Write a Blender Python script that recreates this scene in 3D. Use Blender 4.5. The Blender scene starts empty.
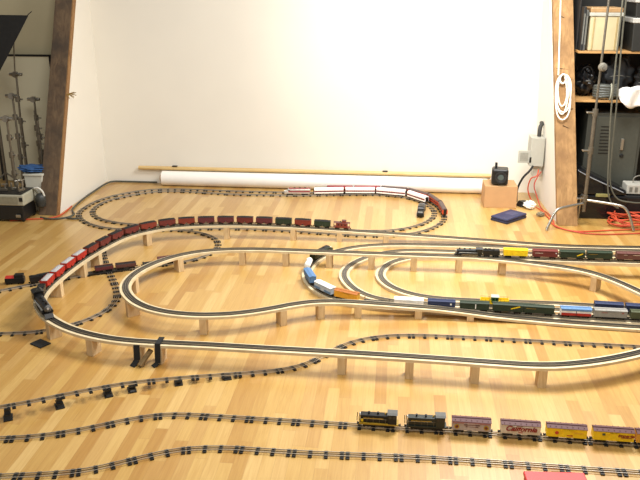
import bpy, bmesh, math, random
from mathutils import Vector, Matrix
random.seed(11)
C = bpy.context.scene.collection
R = math.radians
PI = math.pi

# ------------------------------------------------------------------ materials
def lin(h):
    h = h.lstrip('#')
    v = [int(h[i:i+2], 16) / 255 for i in (0, 2, 4)]
    return tuple((c / 12.92 if c <= .04045 else ((c + .055) / 1.055) ** 2.4) for c in v) + (1,)

class N:
    """small node helper"""
    def __init__(s, name):
        s.m = bpy.data.materials.new(name); s.m.use_nodes = True
        s.t = s.m.node_tree; s.t.nodes.clear()
        s.out = s.t.nodes.new('ShaderNodeOutputMaterial')
        s.b = s.t.nodes.new('ShaderNodeBsdfPrincipled')
        s.t.links.new(s.b.outputs[0], s.out.inputs[0])
    def n(s, kind, **kw):
        o = s.t.nodes.new('ShaderNode' + kind)
        for k, v in kw.items(): setattr(o, k, v)
        return o
    def l(s, a, b): s.t.links.new(a, b)
    def math(s, op, a, b=None):
        o = s.n('Math', operation=op)
        for i, v in enumerate((a, b)):
            if v is None: continue
            if isinstance(v, (int, float)): o.inputs[i].default_value = v
            else: s.l(v, o.inputs[i])
        return o.outputs[0]

_m = {}
def mat(name, col, rough=.55, metal=0., var=.12, scale=30., bump=0., spec=.5):
    """plain procedural material: colour broken up by noise"""
    if name in _m: return _m[name]
    q = N(name); c = lin(col)
    tc = q.n('TexCoord'); nz = q.n('TexNoise'); nz.inputs['Scale'].default_value = scale
    nz.inputs['Detail'].default_value = 4
    q.l(tc.outputs['Object'], nz.inputs['Vector'])
    rp = q.n('ValToRGB')
    rp.color_ramp.elements[0].position = .3; rp.color_ramp.elements[1].position = .7
    rp.color_ramp.elements[0].color = tuple(x * (1 - var) for x in c[:3]) + (1,)
    rp.color_ramp.elements[1].color = tuple(min(1, x * (1 + var)) for x in c[:3]) + (1,)
    q.l(nz.outputs['Fac'], rp.inputs['Fac']); q.l(rp.outputs['Color'], q.b.inputs['Base Color'])
    q.b.inputs['Roughness'].default_value = rough; q.b.inputs['Metallic'].default_value = metal
    q.b.inputs['Specular IOR Level'].default_value = spec
    if bump:
        bp = q.n('Bump'); bp.inputs['Strength'].default_value = bump; bp.inputs['Distance'].default_value = .01
        q.l(nz.outputs['Fac'], bp.inputs['Height']); q.l(bp.outputs[0], q.b.inputs['Normal'])
    _m[name] = q.m
    return q.m

def wood(name, c0, c1, rough=.6, stretch=(6, 60, 60), dist=2., bump=.15, dark=None):
    """grain stretched along one axis of the object's coordinates"""
    if name in _m: return _m[name]
    q = N(name)
    tc = q.n('TexCoord'); mp = q.n('Mapping'); mp.inputs['Scale'].default_value = stretch
    q.l(tc.outputs['Object'], mp.inputs[0])
    nz = q.n('TexNoise'); nz.inputs['Scale'].default_value = 1.; nz.inputs['Detail'].default_value = 6; nz.inputs['Distortion'].default_value = dist
    q.l(mp.outputs[0], nz.inputs['Vector'])
    rp = q.n('ValToRGB'); e = rp.color_ramp.elements
    e[0].position = .3; e[0].color = lin(c0); e[1].position = .68; e[1].color = lin(c1)
    q.l(nz.outputs['Fac'], rp.inputs[0])
    col = rp.outputs[0]
    if dark:
        n2 = q.n('TexNoise'); n2.inputs['Scale'].default_value = 5.; n2.inputs['Detail'].default_value = 5
        q.l(tc.outputs['Object'], n2.inputs['Vector'])
        r2 = q.n('ValToRGB'); r2.color_ramp.elements[0].position = .42; r2.color_ramp.elements[1].position = .72
        q.l(n2.outputs['Fac'], r2.inputs[0])
        mx = q.n('Mix', data_type='RGBA'); q.l(r2.outputs[0], mx.inputs[0]); q.l(col, mx.inputs[6]); mx.inputs[7].default_value = lin(dark)
        col = mx.outputs[2]
    q.l(col, q.b.inputs['Base Color']); q.b.inputs['Roughness'].default_value = rough
    bp = q.n('Bump'); bp.inputs['Strength'].default_value = bump; bp.inputs['Distance'].default_value = .01
    q.l(nz.outputs['Fac'], bp.inputs['Height']); q.l(bp.outputs[0], q.b.inputs['Normal'])
    _m[name] = q.m
    return q.m

def floor_material():
    q = N('oak_strip_floor')
    g = q.n('NewGeometry'); sp = q.n('SeparateXYZ'); q.l(g.outputs['Position'], sp.inputs[0])
    W, L = .070, .8
    u = q.math('DIVIDE', sp.outputs[0], W); row = q.math('FLOOR', u)
    w1 = q.n('TexWhiteNoise', noise_dimensions='1D'); q.l(row, w1.inputs['W'])
    v = q.math('DIVIDE', sp.outputs[1], L); v = q.math('ADD', v, q.math('MULTIPLY', w1.outputs['Value'], 7.3))
    cell = q.math('FLOOR', v)
    cb = q.n('CombineXYZ'); q.l(row, cb.inputs[0]); q.l(cell, cb.inputs[1])
    w2 = q.n('TexWhiteNoise', noise_dimensions='2D'); q.l(cb.outputs[0], w2.inputs['Vector'])
    rp = q.n('ValToRGB'); e = rp.color_ramp.elements
    cols = [(0, FLOOR_COLS[0]), (.18, FLOOR_COLS[1]), (.42, FLOOR_COLS[2]), (.62, FLOOR_COLS[3]), (.8, FLOOR_COLS[4]), (1, FLOOR_COLS[5])]
    e[0].position, e[0].color = 0, lin(cols[0][1]); e[1].position, e[1].color = 1, lin(cols[-1][1])
    for p_, c_ in cols[1:-1]:
        x = e.new(p_); x.color = lin(c_)
    q.l(w2.outputs['Value'], rp.inputs[0])
    # grain along the boards
    mp = q.n('Mapping'); mp.inputs['Scale'].default_value = (45, 3.2, 1)
    sh = q.n('CombineXYZ'); q.l(sp.outputs[0], sh.inputs[0]); q.l(sp.outputs[1], sh.inputs[1]); q.l(w2.outputs['Value'], sh.inputs[2])
    q.l(sh.outputs[0], mp.inputs[0]); mp.inputs['Scale'].default_value = (70, 3.5, 40)
    nz = q.n('TexNoise'); nz.inputs['Scale'].default_value = 1; nz.inputs['Detail'].default_value = 5; nz.inputs['Distortion'].default_value = 1.2
    q.l(mp.outputs[0], nz.inputs['Vector'])
    gr = q.n('ValToRGB'); gr.color_ramp.elements[0].position = .25; gr.color_ramp.elements[1].position = .65
    gr.color_ramp.elements[0].color = (.80, .70, .54, 1); gr.color_ramp.elements[1].color = (1, 1, 1, 1)
    q.l(nz.outputs['Fac'], gr.inputs[0])
    mx = q.n('Mix', data_type='RGBA', blend_type='MULTIPLY'); mx.inputs[0].default_value = .75
    q.l(rp.outputs[0], mx.inputs[6]); q.l(gr.outputs[0], mx.inputs[7])
    # seams
    fu = q.math('FRACT', u); fv = q.math('FRACT', v)
    s1 = q.math('LESS_THAN', fu, .035); s2 = q.math('LESS_THAN', fv, .004)
    sm = q.math('MAXIMUM', s1, s2)
    m2 = q.n('Mix', data_type='RGBA'); q.l(q.math('MULTIPLY', sm, .26), m2.inputs[0]); q.l(mx.outputs[2], m2.inputs[6]); m2.inputs[7].default_value = lin('#7A5326')
    # broad wear
    n3 = q.n('TexNoise'); n3.inputs['Scale'].default_value = .9; n3.inputs['Detail'].default_value = 3; q.l(g.outputs['Position'], n3.inputs['Vector'])
    q.l(m2.outputs[2], q.b.inputs['Base Color'])
    rr = q.n('MapRange'); rr.inputs[3].default_value = .3; rr.inputs[4].default_value = .42; q.l(n3.outputs['Fac'], rr.inputs[0])
    q.l(rr.outputs[0], q.b.inputs['Roughness']); q.b.inputs['Specular IOR Level'].default_value = .5; q.b.inputs['Coat Weight'].default_value = .6; q.b.inputs['Coat Roughness'].default_value = .3; q.b.inputs['Coat IOR'].default_value = 1.6
    return q.m

# ------------------------------------------------------------------ mesh helper
class MB:
    def __init__(s): s.bm = bmesh.new()
    def add(s, verts, faces):
        v = [s.bm.verts.new(p) for p in verts]
        for f in faces:
            try: s.bm.faces.new([v[i] for i in f])
            except ValueError: pass
        return s
    def box(s, c, d, M=None):
        x, y, z = d[0] / 2, d[1] / 2, d[2] / 2
        vs = [Vector((c[0] + i * x, c[1] + j * y, c[2] + k * z)) for k in (-1, 1) for j in (-1, 1) for i in (-1, 1)]
        if M: vs = [M @ v for v in vs]
        return s.add(vs, [(0, 2, 3, 1), (4, 5, 7, 6), (0, 1, 5, 4), (2, 6, 7, 3), (0, 4, 6, 2), (1, 3, 7, 5)])
    def bar(s, a, b, w, h, up=(0, 0, 1)):
        """box from a to b with width w and height h"""
        a, b = Vector(a), Vector(b); d = (b - a).normalized(); U = Vector(up)
        if abs(d.dot(U)) > .99: U = Vector((0, 1, 0))
        sd = d.cross(U).normalized(); u = sd.cross(d)
        vs = [p + sd * i * w / 2 + u * j * h / 2 for p in (a, b) for j in (-1, 1) for i in (-1, 1)]
        return s.add(vs, [(0, 1, 3, 2), (4, 6, 7, 5), (0, 4, 5, 1), (2, 3, 7, 6), (0, 2, 6, 4), (1, 5, 7, 3)])
    def cyl(s, a, b, r, r2=None, n=12):
        a, b = Vector(a), Vector(b); r2 = r if r2 is None else r2
        d = (b - a).normalized(); t = Vector((0, 0, 1)) if abs(d.z) < .9 else Vector((1, 0, 0))
        x = d.cross(t).normalized(); y = d.cross(x)
        vs = [a + (x * math.cos(2 * PI * i / n) + y * math.sin(2 * PI * i / n)) * r for i in range(n)]
        vs += [b + (x * math.cos(2 * PI * i / n) + y * math.sin(2 * PI * i / n)) * r2 for i in range(n)]
        return s.add(vs, [tuple(range(n)), tuple(range(2 * n - 1, n - 1, -1))] + [(i, i + n, (i + 1) % n + n, (i + 1) % n) for i in range(n)])
    def tube(s, pts, r, n=8, closed=False):
        pts = [Vector(p) for p in pts]; m = len(pts); rings = []
        ref = None
        for i, p in enumerate(pts):
            a = pts[(i - 1) % m] if (closed or i) else p; b = pts[(i + 1) % m] if (closed or i < m - 1) else p
            d = (b - a).normalized()
            if ref is None: ref = d.cross(Vector((0, 0, 1)) if abs(d.z) < .9 else Vector((1, 0, 0))).normalized()
            x = (ref - d * ref.dot(d)).normalized(); ref = x; y = d.cross(x)
            rings.append([s.bm.verts.new(p + (x * math.cos(2 * PI * k / n) + y * math.sin(2 * PI * k / n)) * r) for k in range(n)])
        for i in range(m if closed else m - 1):
            A, B = rings[i], rings[(i + 1) % m]
            for k in range(n):
                try: s.bm.faces.new((A[k], A[(k + 1) % n], B[(k + 1) % n], B[k]))
                except ValueError: pass
        if not closed:
            s.bm.faces.new(rings[0][::-1]); s.bm.faces.new(rings[-1])
        return s
    def prism(s, prof, axis, a, b, M=None):
        """extrude a 2D outline along axis x / y / z between a and b"""
        n = len(prof)
        f = {'x': lambda p, t: (t, p[0], p[1]), 'y': lambda p, t: (p[0], t, p[1]), 'z': lambda p, t: (p[0], p[1], t)}[axis]
        vs = [Vector(f(p, t)) for t in (a, b) for p in prof]
        if M: vs = [M @ v for v in vs]
        return s.add(vs, [tuple(range(n)), tuple(range(2 * n - 1, n - 1, -1))] + [(i, i + n, (i + 1) % n + n, (i + 1) % n) for i in range(n)])
    def lathe(s, c, prof, n=16, axis='z'):
        """profile of (radius, height) turned about an axis through c"""
        c = Vector(c); rings = []
        for r, h in prof:
            ring = []
            for k in range(n):
                a = 2 * PI * k / n; x, y = r * math.cos(a), r * math.sin(a)
                ring.append(s.bm.verts.new(c + Vector({'z': (x, y, h), 'x': (h, x, y), 'y': (x, h, y)}[axis])))
            rings.append(ring)
        for A, B in zip(rings, rings[1:]):
            for k in range(n): s.bm.faces.new((A[k], A[(k + 1) % n], B[(k + 1) % n], B[k]))
        s.bm.faces.new(rings[0][::-1]); s.bm.faces.new(rings[-1])
        return s
    def sweep(s, pts, off, w, z0, z1):
        """rectangular strip along a path: sideways offset, width, from height z0 to z1 above it"""
        n = len(pts); rows = []
        for i, p in enumerate(pts):
            a, b = pts[max(i - 1, 0)], pts[min(i + 1, n - 1)]
            if len(pts) > 3 and pts[0] == pts[-1]:
                if i == 0 or i == n - 1: a, b = pts[-2], pts[1]
            d = Vector((b[0] - a[0], b[1] - a[1], 0)).normalized(); sd = Vector((-d.y, d.x, 0)); P = Vector(p)
            l, r_ = P + sd * (off + w / 2), P + sd * (off - w / 2)
            rows.append([s.bm.verts.new(q + Vector((0, 0, z))) for q, z in ((l, z0), (r_, z0), (r_, z1), (l, z1))])
        for A, B in zip(rows, rows[1:]):
            for k in range(4): s.bm.faces.new((A[k], B[k], B[(k + 1) % 4], A[(k + 1) % 4]))
        s.bm.faces.new(rows[0]); s.bm.faces.new(rows[-1][::-1])
        return s
    def build(s, name, material, parent=None, bevel=0, smooth=False, seg=2):
        bmesh.ops.recalc_face_normals(s.bm, faces=s.bm.faces)
        me = bpy.data.meshes.new(name); s.bm.to_mesh(me); s.bm.free()
        me.materials.append(material)
        o = bpy.data.objects.new(name, me); C.objects.link(o)
        if parent: o.parent = parent
        if bevel:
            b = o.modifiers.new('bevel', 'BEVEL'); b.width = bevel; b.segments = seg; b.limit_method = 'ANGLE'; b.angle_limit = R(35)
        if smooth:
            for f in me.polygons: f.use_smooth = True
            me.set_sharp_from_angle(angle=R(40))
        return o

def tag(o, label, cat, group=None, kind=None):
    o['label'] = label; o['category'] = cat
    if group: o['group'] = group
    if kind: o['kind'] = kind
    return o
def thing(name, label, cat, loc=(0, 0, 0), yaw=0, pitch=0, group=None):
    o = bpy.data.objects.new(name, None); C.objects.link(o)
    o.empty_display_size = .05
    o.location = loc; o.rotation_euler = (0, -pitch, yaw)
    return tag(o, label, cat, group)
def struct(o):
    o['kind'] = 'structure'; return o
def lerp(a, b, t): return Vector(a) * (1 - t) + Vector(b) * t
def smooth_path(pts, n=8, closed=False):
    """Catmull-Rom through the points"""
    P = [Vector(p) for p in pts]; m = len(P); out = []
    for i in range(m if closed else m - 1):
        g = (lambda k: P[k % m]) if closed else (lambda k: P[min(max(k, 0), m - 1)])
        a, b, c, d = g(i - 1), g(i), g(i + 1), g(i + 2)
        for j in range(n):
            t = j / n
            out.append(.5 * ((2 * b) + (c - a) * t + (2 * a - 5 * b + 4 * c - d) * t * t + (3 * b - a - 3 * c + d) * t ** 3))
    if not closed: out.append(P[-1])
    return out
# ------------------------------------------------------------------ layout in metres (x right, y away, z up)
PATHS = {
'high_loop': [(2.803,6.751,0.022),(2.743,6.750,0.022),(2.683,6.749,0.022),(2.623,6.747,0.022),(2.563,6.746,0.022),(2.503,6.744,0.022),(2.443,6.743,0.022),(2.384,6.741,0.022),(2.324,6.739,0.022),(2.264,6.737,0.022),(2.204,6.735,0.022),(2.144,6.732,0.022),(2.084,6.729,0.022),(2.024,6.726,0.022),(1.965,6.722,0.022),(1.905,6.719,0.022),(1.845,6.716,0.022),(1.785,6.714,0.022),(1.725,6.713,0.022),(1.665,6.714,0.022),(1.605,6.715,0.022),(1.546,6.719,0.022),(1.486,6.723,0.022),(1.426,6.728,0.022),(1.366,6.733,0.023),(1.307,6.738,0.024),(1.247,6.743,0.025),(1.187,6.747,0.026),(1.128,6.751,0.028),(1.068,6.755,0.030),(1.008,6.757,0.032),(0.948,6.759,0.034),(0.888,6.760,0.037),(0.828,6.759,0.039),(0.769,6.758,0.042),(0.709,6.757,0.046),(0.649,6.754,0.049),(0.589,6.752,0.052),(0.529,6.749,0.056),(0.470,6.746,0.059),(0.410,6.743,0.062),(0.350,6.741,0.066),(0.290,6.739,0.069),(0.231,6.736,0.072),(0.171,6.734,0.076),(0.111,6.732,0.079),(0.051,6.730,0.082),(-0.008,6.728,0.086),(-0.068,6.726,0.089),(-0.128,6.724,0.091),(-0.188,6.722,0.094),(-0.248,6.720,0.097),(-0.308,6.719,0.099),(-0.367,6.718,0.102),(-0.427,6.718,0.105),(-0.487,6.717,0.107),(-0.547,6.717,0.110),(-0.607,6.718,0.112),(-0.667,6.718,0.115),(-0.727,6.718,0.117),(-0.786,6.718,0.119),(-0.846,6.718,0.121),(-0.906,6.718,0.123),(-0.966,6.718,0.125),(-1.026,6.718,0.126),(-1.086,6.717,0.127),(-1.146,6.715,0.128),(-1.206,6.713,0.129),(-1.265,6.711,0.130),(-1.325,6.708,0.131),(-1.385,6.705,0.132),(-1.445,6.700,0.133),(-1.505,6.695,0.133),(-1.564,6.688,0.134),(-1.623,6.681,0.134),(-1.683,6.672,0.134),(-1.742,6.661,0.135),(-1.800,6.650,0.135),(-1.859,6.636,0.135),(-1.917,6.621,0.135),(-1.974,6.604,0.135),(-2.030,6.583,0.135),(-2.085,6.558,0.135),(-2.137,6.528,0.135),(-2.186,6.495,0.135),(-2.233,6.457,0.135),(-2.277,6.417,0.135),(-2.319,6.374,0.135),(-2.356,6.327,0.135),(-2.389,6.277,0.135),(-2.417,6.224,0.135),(-2.440,6.168,0.135),(-2.458,6.112,0.135),(-2.474,6.054,0.135),(-2.489,5.996,0.135),(-2.503,5.937,0.135),(-2.516,5.879,0.135),(-2.528,5.820,0.135),(-2.539,5.761,0.135),(-2.549,5.702,0.135),(-2.558,5.643,0.135),(-2.565,5.584,0.135),(-2.571,5.524,0.135),(-2.576,5.464,0.135),(-2.580,5.405,0.135),(-2.583,5.345,0.135),(-2.586,5.285,0.135),(-2.587,5.225,0.135),(-2.588,5.165,0.135),(-2.587,5.105,0.135),(-2.585,5.045,0.135),(-2.581,4.986,0.135),(-2.573,4.926,0.135),(-2.560,4.868,0.135),(-2.542,4.810,0.135),(-2.519,4.755,0.135),(-2.491,4.703,0.135),(-2.458,4.653,0.135),(-2.421,4.605,0.135),(-2.381,4.561,0.135),(-2.339,4.518,0.135),(-2.294,4.479,0.135),(-2.246,4.442,0.135),(-2.197,4.408,0.135),(-2.146,4.376,0.135),(-2.093,4.348,0.135),(-2.039,4.322,0.135),(-1.984,4.300,0.135),(-1.927,4.280,0.135),(-1.870,4.263,0.135),(-1.812,4.249,0.135),(-1.753,4.238,0.135),(-1.693,4.230,0.135),(-1.634,4.225,0.135),(-1.574,4.223,0.135),(-1.514,4.221,0.135),(-1.454,4.221,0.135),(-1.394,4.221,0.135),(-1.334,4.221,0.135),(-1.274,4.221,0.135),(-1.214,4.221,0.135),(-1.154,4.221,0.135),(-1.094,4.220,0.135),(-1.035,4.218,0.135),(-0.975,4.217,0.135),(-0.915,4.215,0.135),(-0.855,4.214,0.135),(-0.795,4.212,0.135),(-0.735,4.211,0.135),(-0.675,4.210,0.135),(-0.615,4.209,0.135),(-0.555,4.208,0.135),(-0.495,4.207,0.135),(-0.436,4.207,0.135),(-0.376,4.206,0.135),(-0.316,4.205,0.135),(-0.256,4.203,0.135),(-0.196,4.202,0.135),(-0.136,4.200,0.135),(-0.076,4.198,0.135),(-0.016,4.196,0.135),(0.044,4.194,0.135),(0.103,4.192,0.135),(0.163,4.190,0.135),(0.223,4.187,0.135),(0.283,4.185,0.135),(0.343,4.182,0.135),(0.403,4.179,0.135),(0.463,4.176,0.135),(0.522,4.172,0.135),(0.582,4.169,0.135),(0.642,4.166,0.135),(0.702,4.163,0.135),(0.762,4.160,0.135),(0.822,4.158,0.135),(0.881,4.159,0.135),(0.941,4.163,0.135),(1.001,4.170,0.135),(1.059,4.181,0.135),(1.118,4.196,0.135),(1.175,4.213,0.135),(1.232,4.232,0.135),(1.288,4.253,0.135),(1.343,4.276,0.135),(1.398,4.301,0.135),(1.452,4.327,0.135),(1.505,4.354,0.135),(1.558,4.383,0.135),(1.609,4.414,0.135),(1.659,4.446,0.135),(1.709,4.480,0.135),(1.757,4.516,0.135),(1.804,4.553,0.135),(1.849,4.592,0.135),(1.894,4.632,0.135),(1.935,4.675,0.135),(1.973,4.722,0.135),(2.005,4.772,0.135),(2.028,4.827,0.135),(2.041,4.886,0.135),(2.044,4.946,0.135),(2.037,5.005,0.135),(2.024,5.064,0.135),(2.005,5.120,0.135),(1.981,5.175,0.135),(1.955,5.229,0.135),(1.928,5.283,0.135),(1.900,5.335,0.135),(1.871,5.388,0.135),(1.842,5.440,0.135),(1.812,5.492,0.135),(1.781,5.544,0.135),(1.748,5.594,0.135),(1.712,5.642,0.135),(1.673,5.687,0.135),(1.631,5.730,0.135),(1.585,5.768,0.135),(1.535,5.801,0.135),(1.482,5.829,0.135),(1.427,5.853,0.135),(1.371,5.874,0.135),(1.314,5.892,0.134),(1.257,5.910,0.134),(1.199,5.927,0.134),(1.142,5.944,0.134),(1.084,5.959,0.134),(1.026,5.973,0.134),(0.967,5.986,0.134),(0.908,5.996,0.134),(0.849,6.005,0.134),(0.789,6.013,0.134),(0.730,6.019,0.134)],
'grade_loop': [(2.517,6.007,0.135),(2.457,6.012,0.135),(2.397,6.017,0.135),(2.337,6.022,0.135),(2.278,6.027,0.135),(2.218,6.031,0.135),(2.158,6.035,0.135),(2.098,6.038,0.135),(2.038,6.039,0.135),(1.978,6.039,0.135),(1.918,6.038,0.135),(1.859,6.037,0.135),(1.799,6.035,0.135),(1.739,6.033,0.135),(1.679,6.032,0.135),(1.619,6.031,0.135),(1.559,6.031,0.135),(1.499,6.030,0.135),(1.439,6.030,0.135),(1.379,6.030,0.135),(1.319,6.031,0.135),(1.259,6.031,0.135),(1.199,6.031,0.135),(1.139,6.031,0.135),(1.079,6.031,0.135),(1.020,6.031,0.135),(0.960,6.031,0.135),(0.900,6.031,0.135),(0.840,6.031,0.135),(0.780,6.030,0.135),(0.720,6.030,0.135),(0.660,6.030,0.135),(0.600,6.030,0.135),(0.540,6.030,0.135),(0.480,6.030,0.135),(0.420,6.029,0.135),(0.360,6.029,0.135),(0.300,6.029,0.135),(0.240,6.029,0.135),(0.180,6.029,0.135),(0.121,6.029,0.135),(0.061,6.029,0.135),(0.001,6.029,0.135),(-0.059,6.029,0.135),(-0.119,6.030,0.135),(-0.179,6.030,0.135),(-0.239,6.030,0.135),(-0.299,6.031,0.135),(-0.359,6.032,0.135),(-0.419,6.033,0.135),(-0.479,6.034,0.135),(-0.539,6.035,0.135),(-0.599,6.036,0.135),(-0.659,6.037,0.135),(-0.718,6.038,0.135),(-0.778,6.038,0.135),(-0.838,6.039,0.135),(-0.898,6.039,0.135),(-0.958,6.038,0.135),(-1.018,6.038,0.135),(-1.078,6.036,0.135),(-1.138,6.034,0.135),(-1.198,6.030,0.135),(-1.257,6.024,0.135),(-1.317,6.017,0.135),(-1.376,6.007,0.135),(-1.435,5.994,0.135),(-1.492,5.979,0.135),(-1.549,5.959,0.135),(-1.604,5.936,0.135),(-1.658,5.909,0.135),(-1.708,5.877,0.135),(-1.756,5.841,0.135),(-1.800,5.800,0.135),(-1.841,5.756,0.135),(-1.877,5.709,0.135),(-1.911,5.659,0.135),(-1.940,5.607,0.135),(-1.966,5.553,0.135),(-1.989,5.497,0.135),(-2.007,5.440,0.135),(-2.020,5.382,0.135),(-2.028,5.322,0.135),(-2.030,5.262,0.135),(-2.026,5.203,0.135),(-2.016,5.144,0.135),(-1.998,5.086,0.135),(-1.975,5.031,0.135),(-1.946,4.979,0.135),(-1.912,4.929,0.135),(-1.875,4.883,0.135),(-1.834,4.839,0.135),(-1.788,4.800,0.135),(-1.740,4.765,0.135),(-1.688,4.735,0.135),(-1.633,4.711,0.135),(-1.576,4.691,0.135),(-1.518,4.677,0.135),(-1.459,4.668,0.135),(-1.399,4.663,0.135),(-1.339,4.662,0.135),(-1.280,4.665,0.135),(-1.220,4.673,0.135),(-1.161,4.684,0.135),(-1.103,4.698,0.135),(-1.046,4.717,0.135),(-0.990,4.739,0.135),(-0.936,4.764,0.135),(-0.882,4.791,0.135),(-0.830,4.820,0.135),(-0.779,4.852,0.134),(-0.729,4.884,0.134),(-0.678,4.916,0.132),(-0.626,4.946,0.130),(-0.572,4.972,0.128),(-0.517,4.994,0.125),(-0.459,5.011,0.122),(-0.401,5.024,0.119),(-0.342,5.033,0.116),(-0.282,5.040,0.113),(-0.223,5.045,0.109),(-0.163,5.050,0.106),(-0.103,5.053,0.102),(-0.044,5.057,0.099),(0.016,5.060,0.095),(0.076,5.063,0.091),(0.136,5.067,0.087),(0.195,5.071,0.083),(0.255,5.075,0.079),(0.315,5.078,0.075),(0.374,5.079,0.071),(0.434,5.079,0.066),(0.494,5.078,0.062),(0.554,5.076,0.057),(0.613,5.073,0.052),(0.673,5.071,0.047),(0.733,5.070,0.041),(0.792,5.071,0.036),(0.852,5.073,0.031),(0.912,5.074,0.026),(0.972,5.072,0.023),(1.031,5.068,0.022),(1.091,5.061,0.021),(1.150,5.054,0.021),(1.210,5.047,0.022),(1.270,5.041,0.022),(1.329,5.035,0.022),(1.389,5.031,0.022),(1.449,5.027,0.022),(1.509,5.023,0.022),(1.568,5.019,0.022),(1.628,5.016,0.022),(1.688,5.012,0.022),(1.748,5.009,0.022),(1.808,5.006,0.022),(1.868,5.003,0.022),(1.927,4.999,0.022),(1.987,4.996,0.022),(2.047,4.993,0.022),(2.107,4.990,0.022),(2.167,4.987,0.022)],
'yard_outer': [(2.763,6.640,0.022),(2.703,6.641,0.022),(2.643,6.641,0.022),(2.582,6.641,0.022),(2.522,6.642,0.022),(2.462,6.642,0.022),(2.402,6.642,0.022),(2.342,6.641,0.022),(2.281,6.641,0.022),(2.221,6.640,0.022),(2.161,6.639,0.022),(2.101,6.638,0.022),(2.041,6.636,0.022),(1.980,6.635,0.022),(1.920,6.633,0.022),(1.860,6.631,0.022),(1.800,6.629,0.022),(1.740,6.627,0.022),(1.680,6.626,0.022),(1.619,6.624,0.022),(1.559,6.622,0.022),(1.499,6.621,0.022),(1.439,6.620,0.022),(1.379,6.619,0.022),(1.318,6.619,0.022),(1.258,6.619,0.022),(1.198,6.619,0.022),(1.138,6.619,0.022),(1.078,6.620,0.022),(1.017,6.621,0.022),(0.957,6.622,0.022),(0.897,6.623,0.022),(0.837,6.623,0.022),(0.777,6.623,0.022),(0.716,6.623,0.022),(0.656,6.622,0.022),(0.596,6.621,0.022),(0.536,6.620,0.022),(0.476,6.619,0.022),(0.415,6.617,0.022),(0.355,6.615,0.022),(0.295,6.612,0.022),(0.235,6.609,0.022),(0.175,6.605,0.022),(0.115,6.601,0.022),(0.055,6.595,0.022),(-0.005,6.587,0.022),(-0.064,6.577,0.022),(-0.123,6.564,0.022),(-0.181,6.548,0.022),(-0.238,6.528,0.022),(-0.293,6.504,0.022),(-0.346,6.476,0.022),(-0.396,6.443,0.022),(-0.444,6.407,0.022),(-0.489,6.367,0.022),(-0.530,6.323,0.022),(-0.567,6.275,0.022),(-0.599,6.224,0.022),(-0.627,6.171,0.022),(-0.650,6.115,0.022),(-0.668,6.058,0.022),(-0.682,5.999,0.022),(-0.691,5.940,0.022),(-0.695,5.880,0.022),(-0.694,5.819,0.022),(-0.688,5.760,0.022),(-0.677,5.700,0.022),(-0.660,5.643,0.022),(-0.639,5.586,0.022),(-0.614,5.532,0.022),(-0.584,5.479,0.022),(-0.550,5.430,0.022),(-0.511,5.384,0.022),(-0.467,5.343,0.022),(-0.419,5.307,0.022),(-0.367,5.276,0.022),(-0.313,5.250,0.022),(-0.257,5.228,0.022),(-0.200,5.210,0.022),(-0.141,5.196,0.022),(-0.082,5.185,0.022),(-0.022,5.178,0.022),(0.038,5.173,0.022),(0.098,5.169,0.022),(0.158,5.166,0.022),(0.218,5.163,0.022),(0.278,5.161,0.022),(0.339,5.159,0.022),(0.399,5.158,0.022),(0.459,5.157,0.022),(0.519,5.156,0.022),(0.579,5.156,0.022),(0.640,5.155,0.022),(0.700,5.154,0.022),(0.760,5.152,0.022),(0.820,5.150,0.022),(0.880,5.148,0.022),(0.940,5.144,0.022),(1.000,5.140,0.022),(1.060,5.136,0.022),(1.121,5.132,0.022),(1.181,5.129,0.022),(1.241,5.126,0.022),(1.301,5.123,0.022),(1.361,5.121,0.022),(1.421,5.120,0.022),(1.481,5.119,0.022),(1.542,5.117,0.022),(1.602,5.116,0.022),(1.662,5.114,0.022),(1.722,5.112,0.022),(1.782,5.110,0.022),(1.843,5.108,0.022),(1.903,5.105,0.022),(1.963,5.101,0.022),(2.023,5.098,0.022),(2.083,5.095,0.022),(2.143,5.091,0.022),(2.203,5.088,0.022)],
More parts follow.
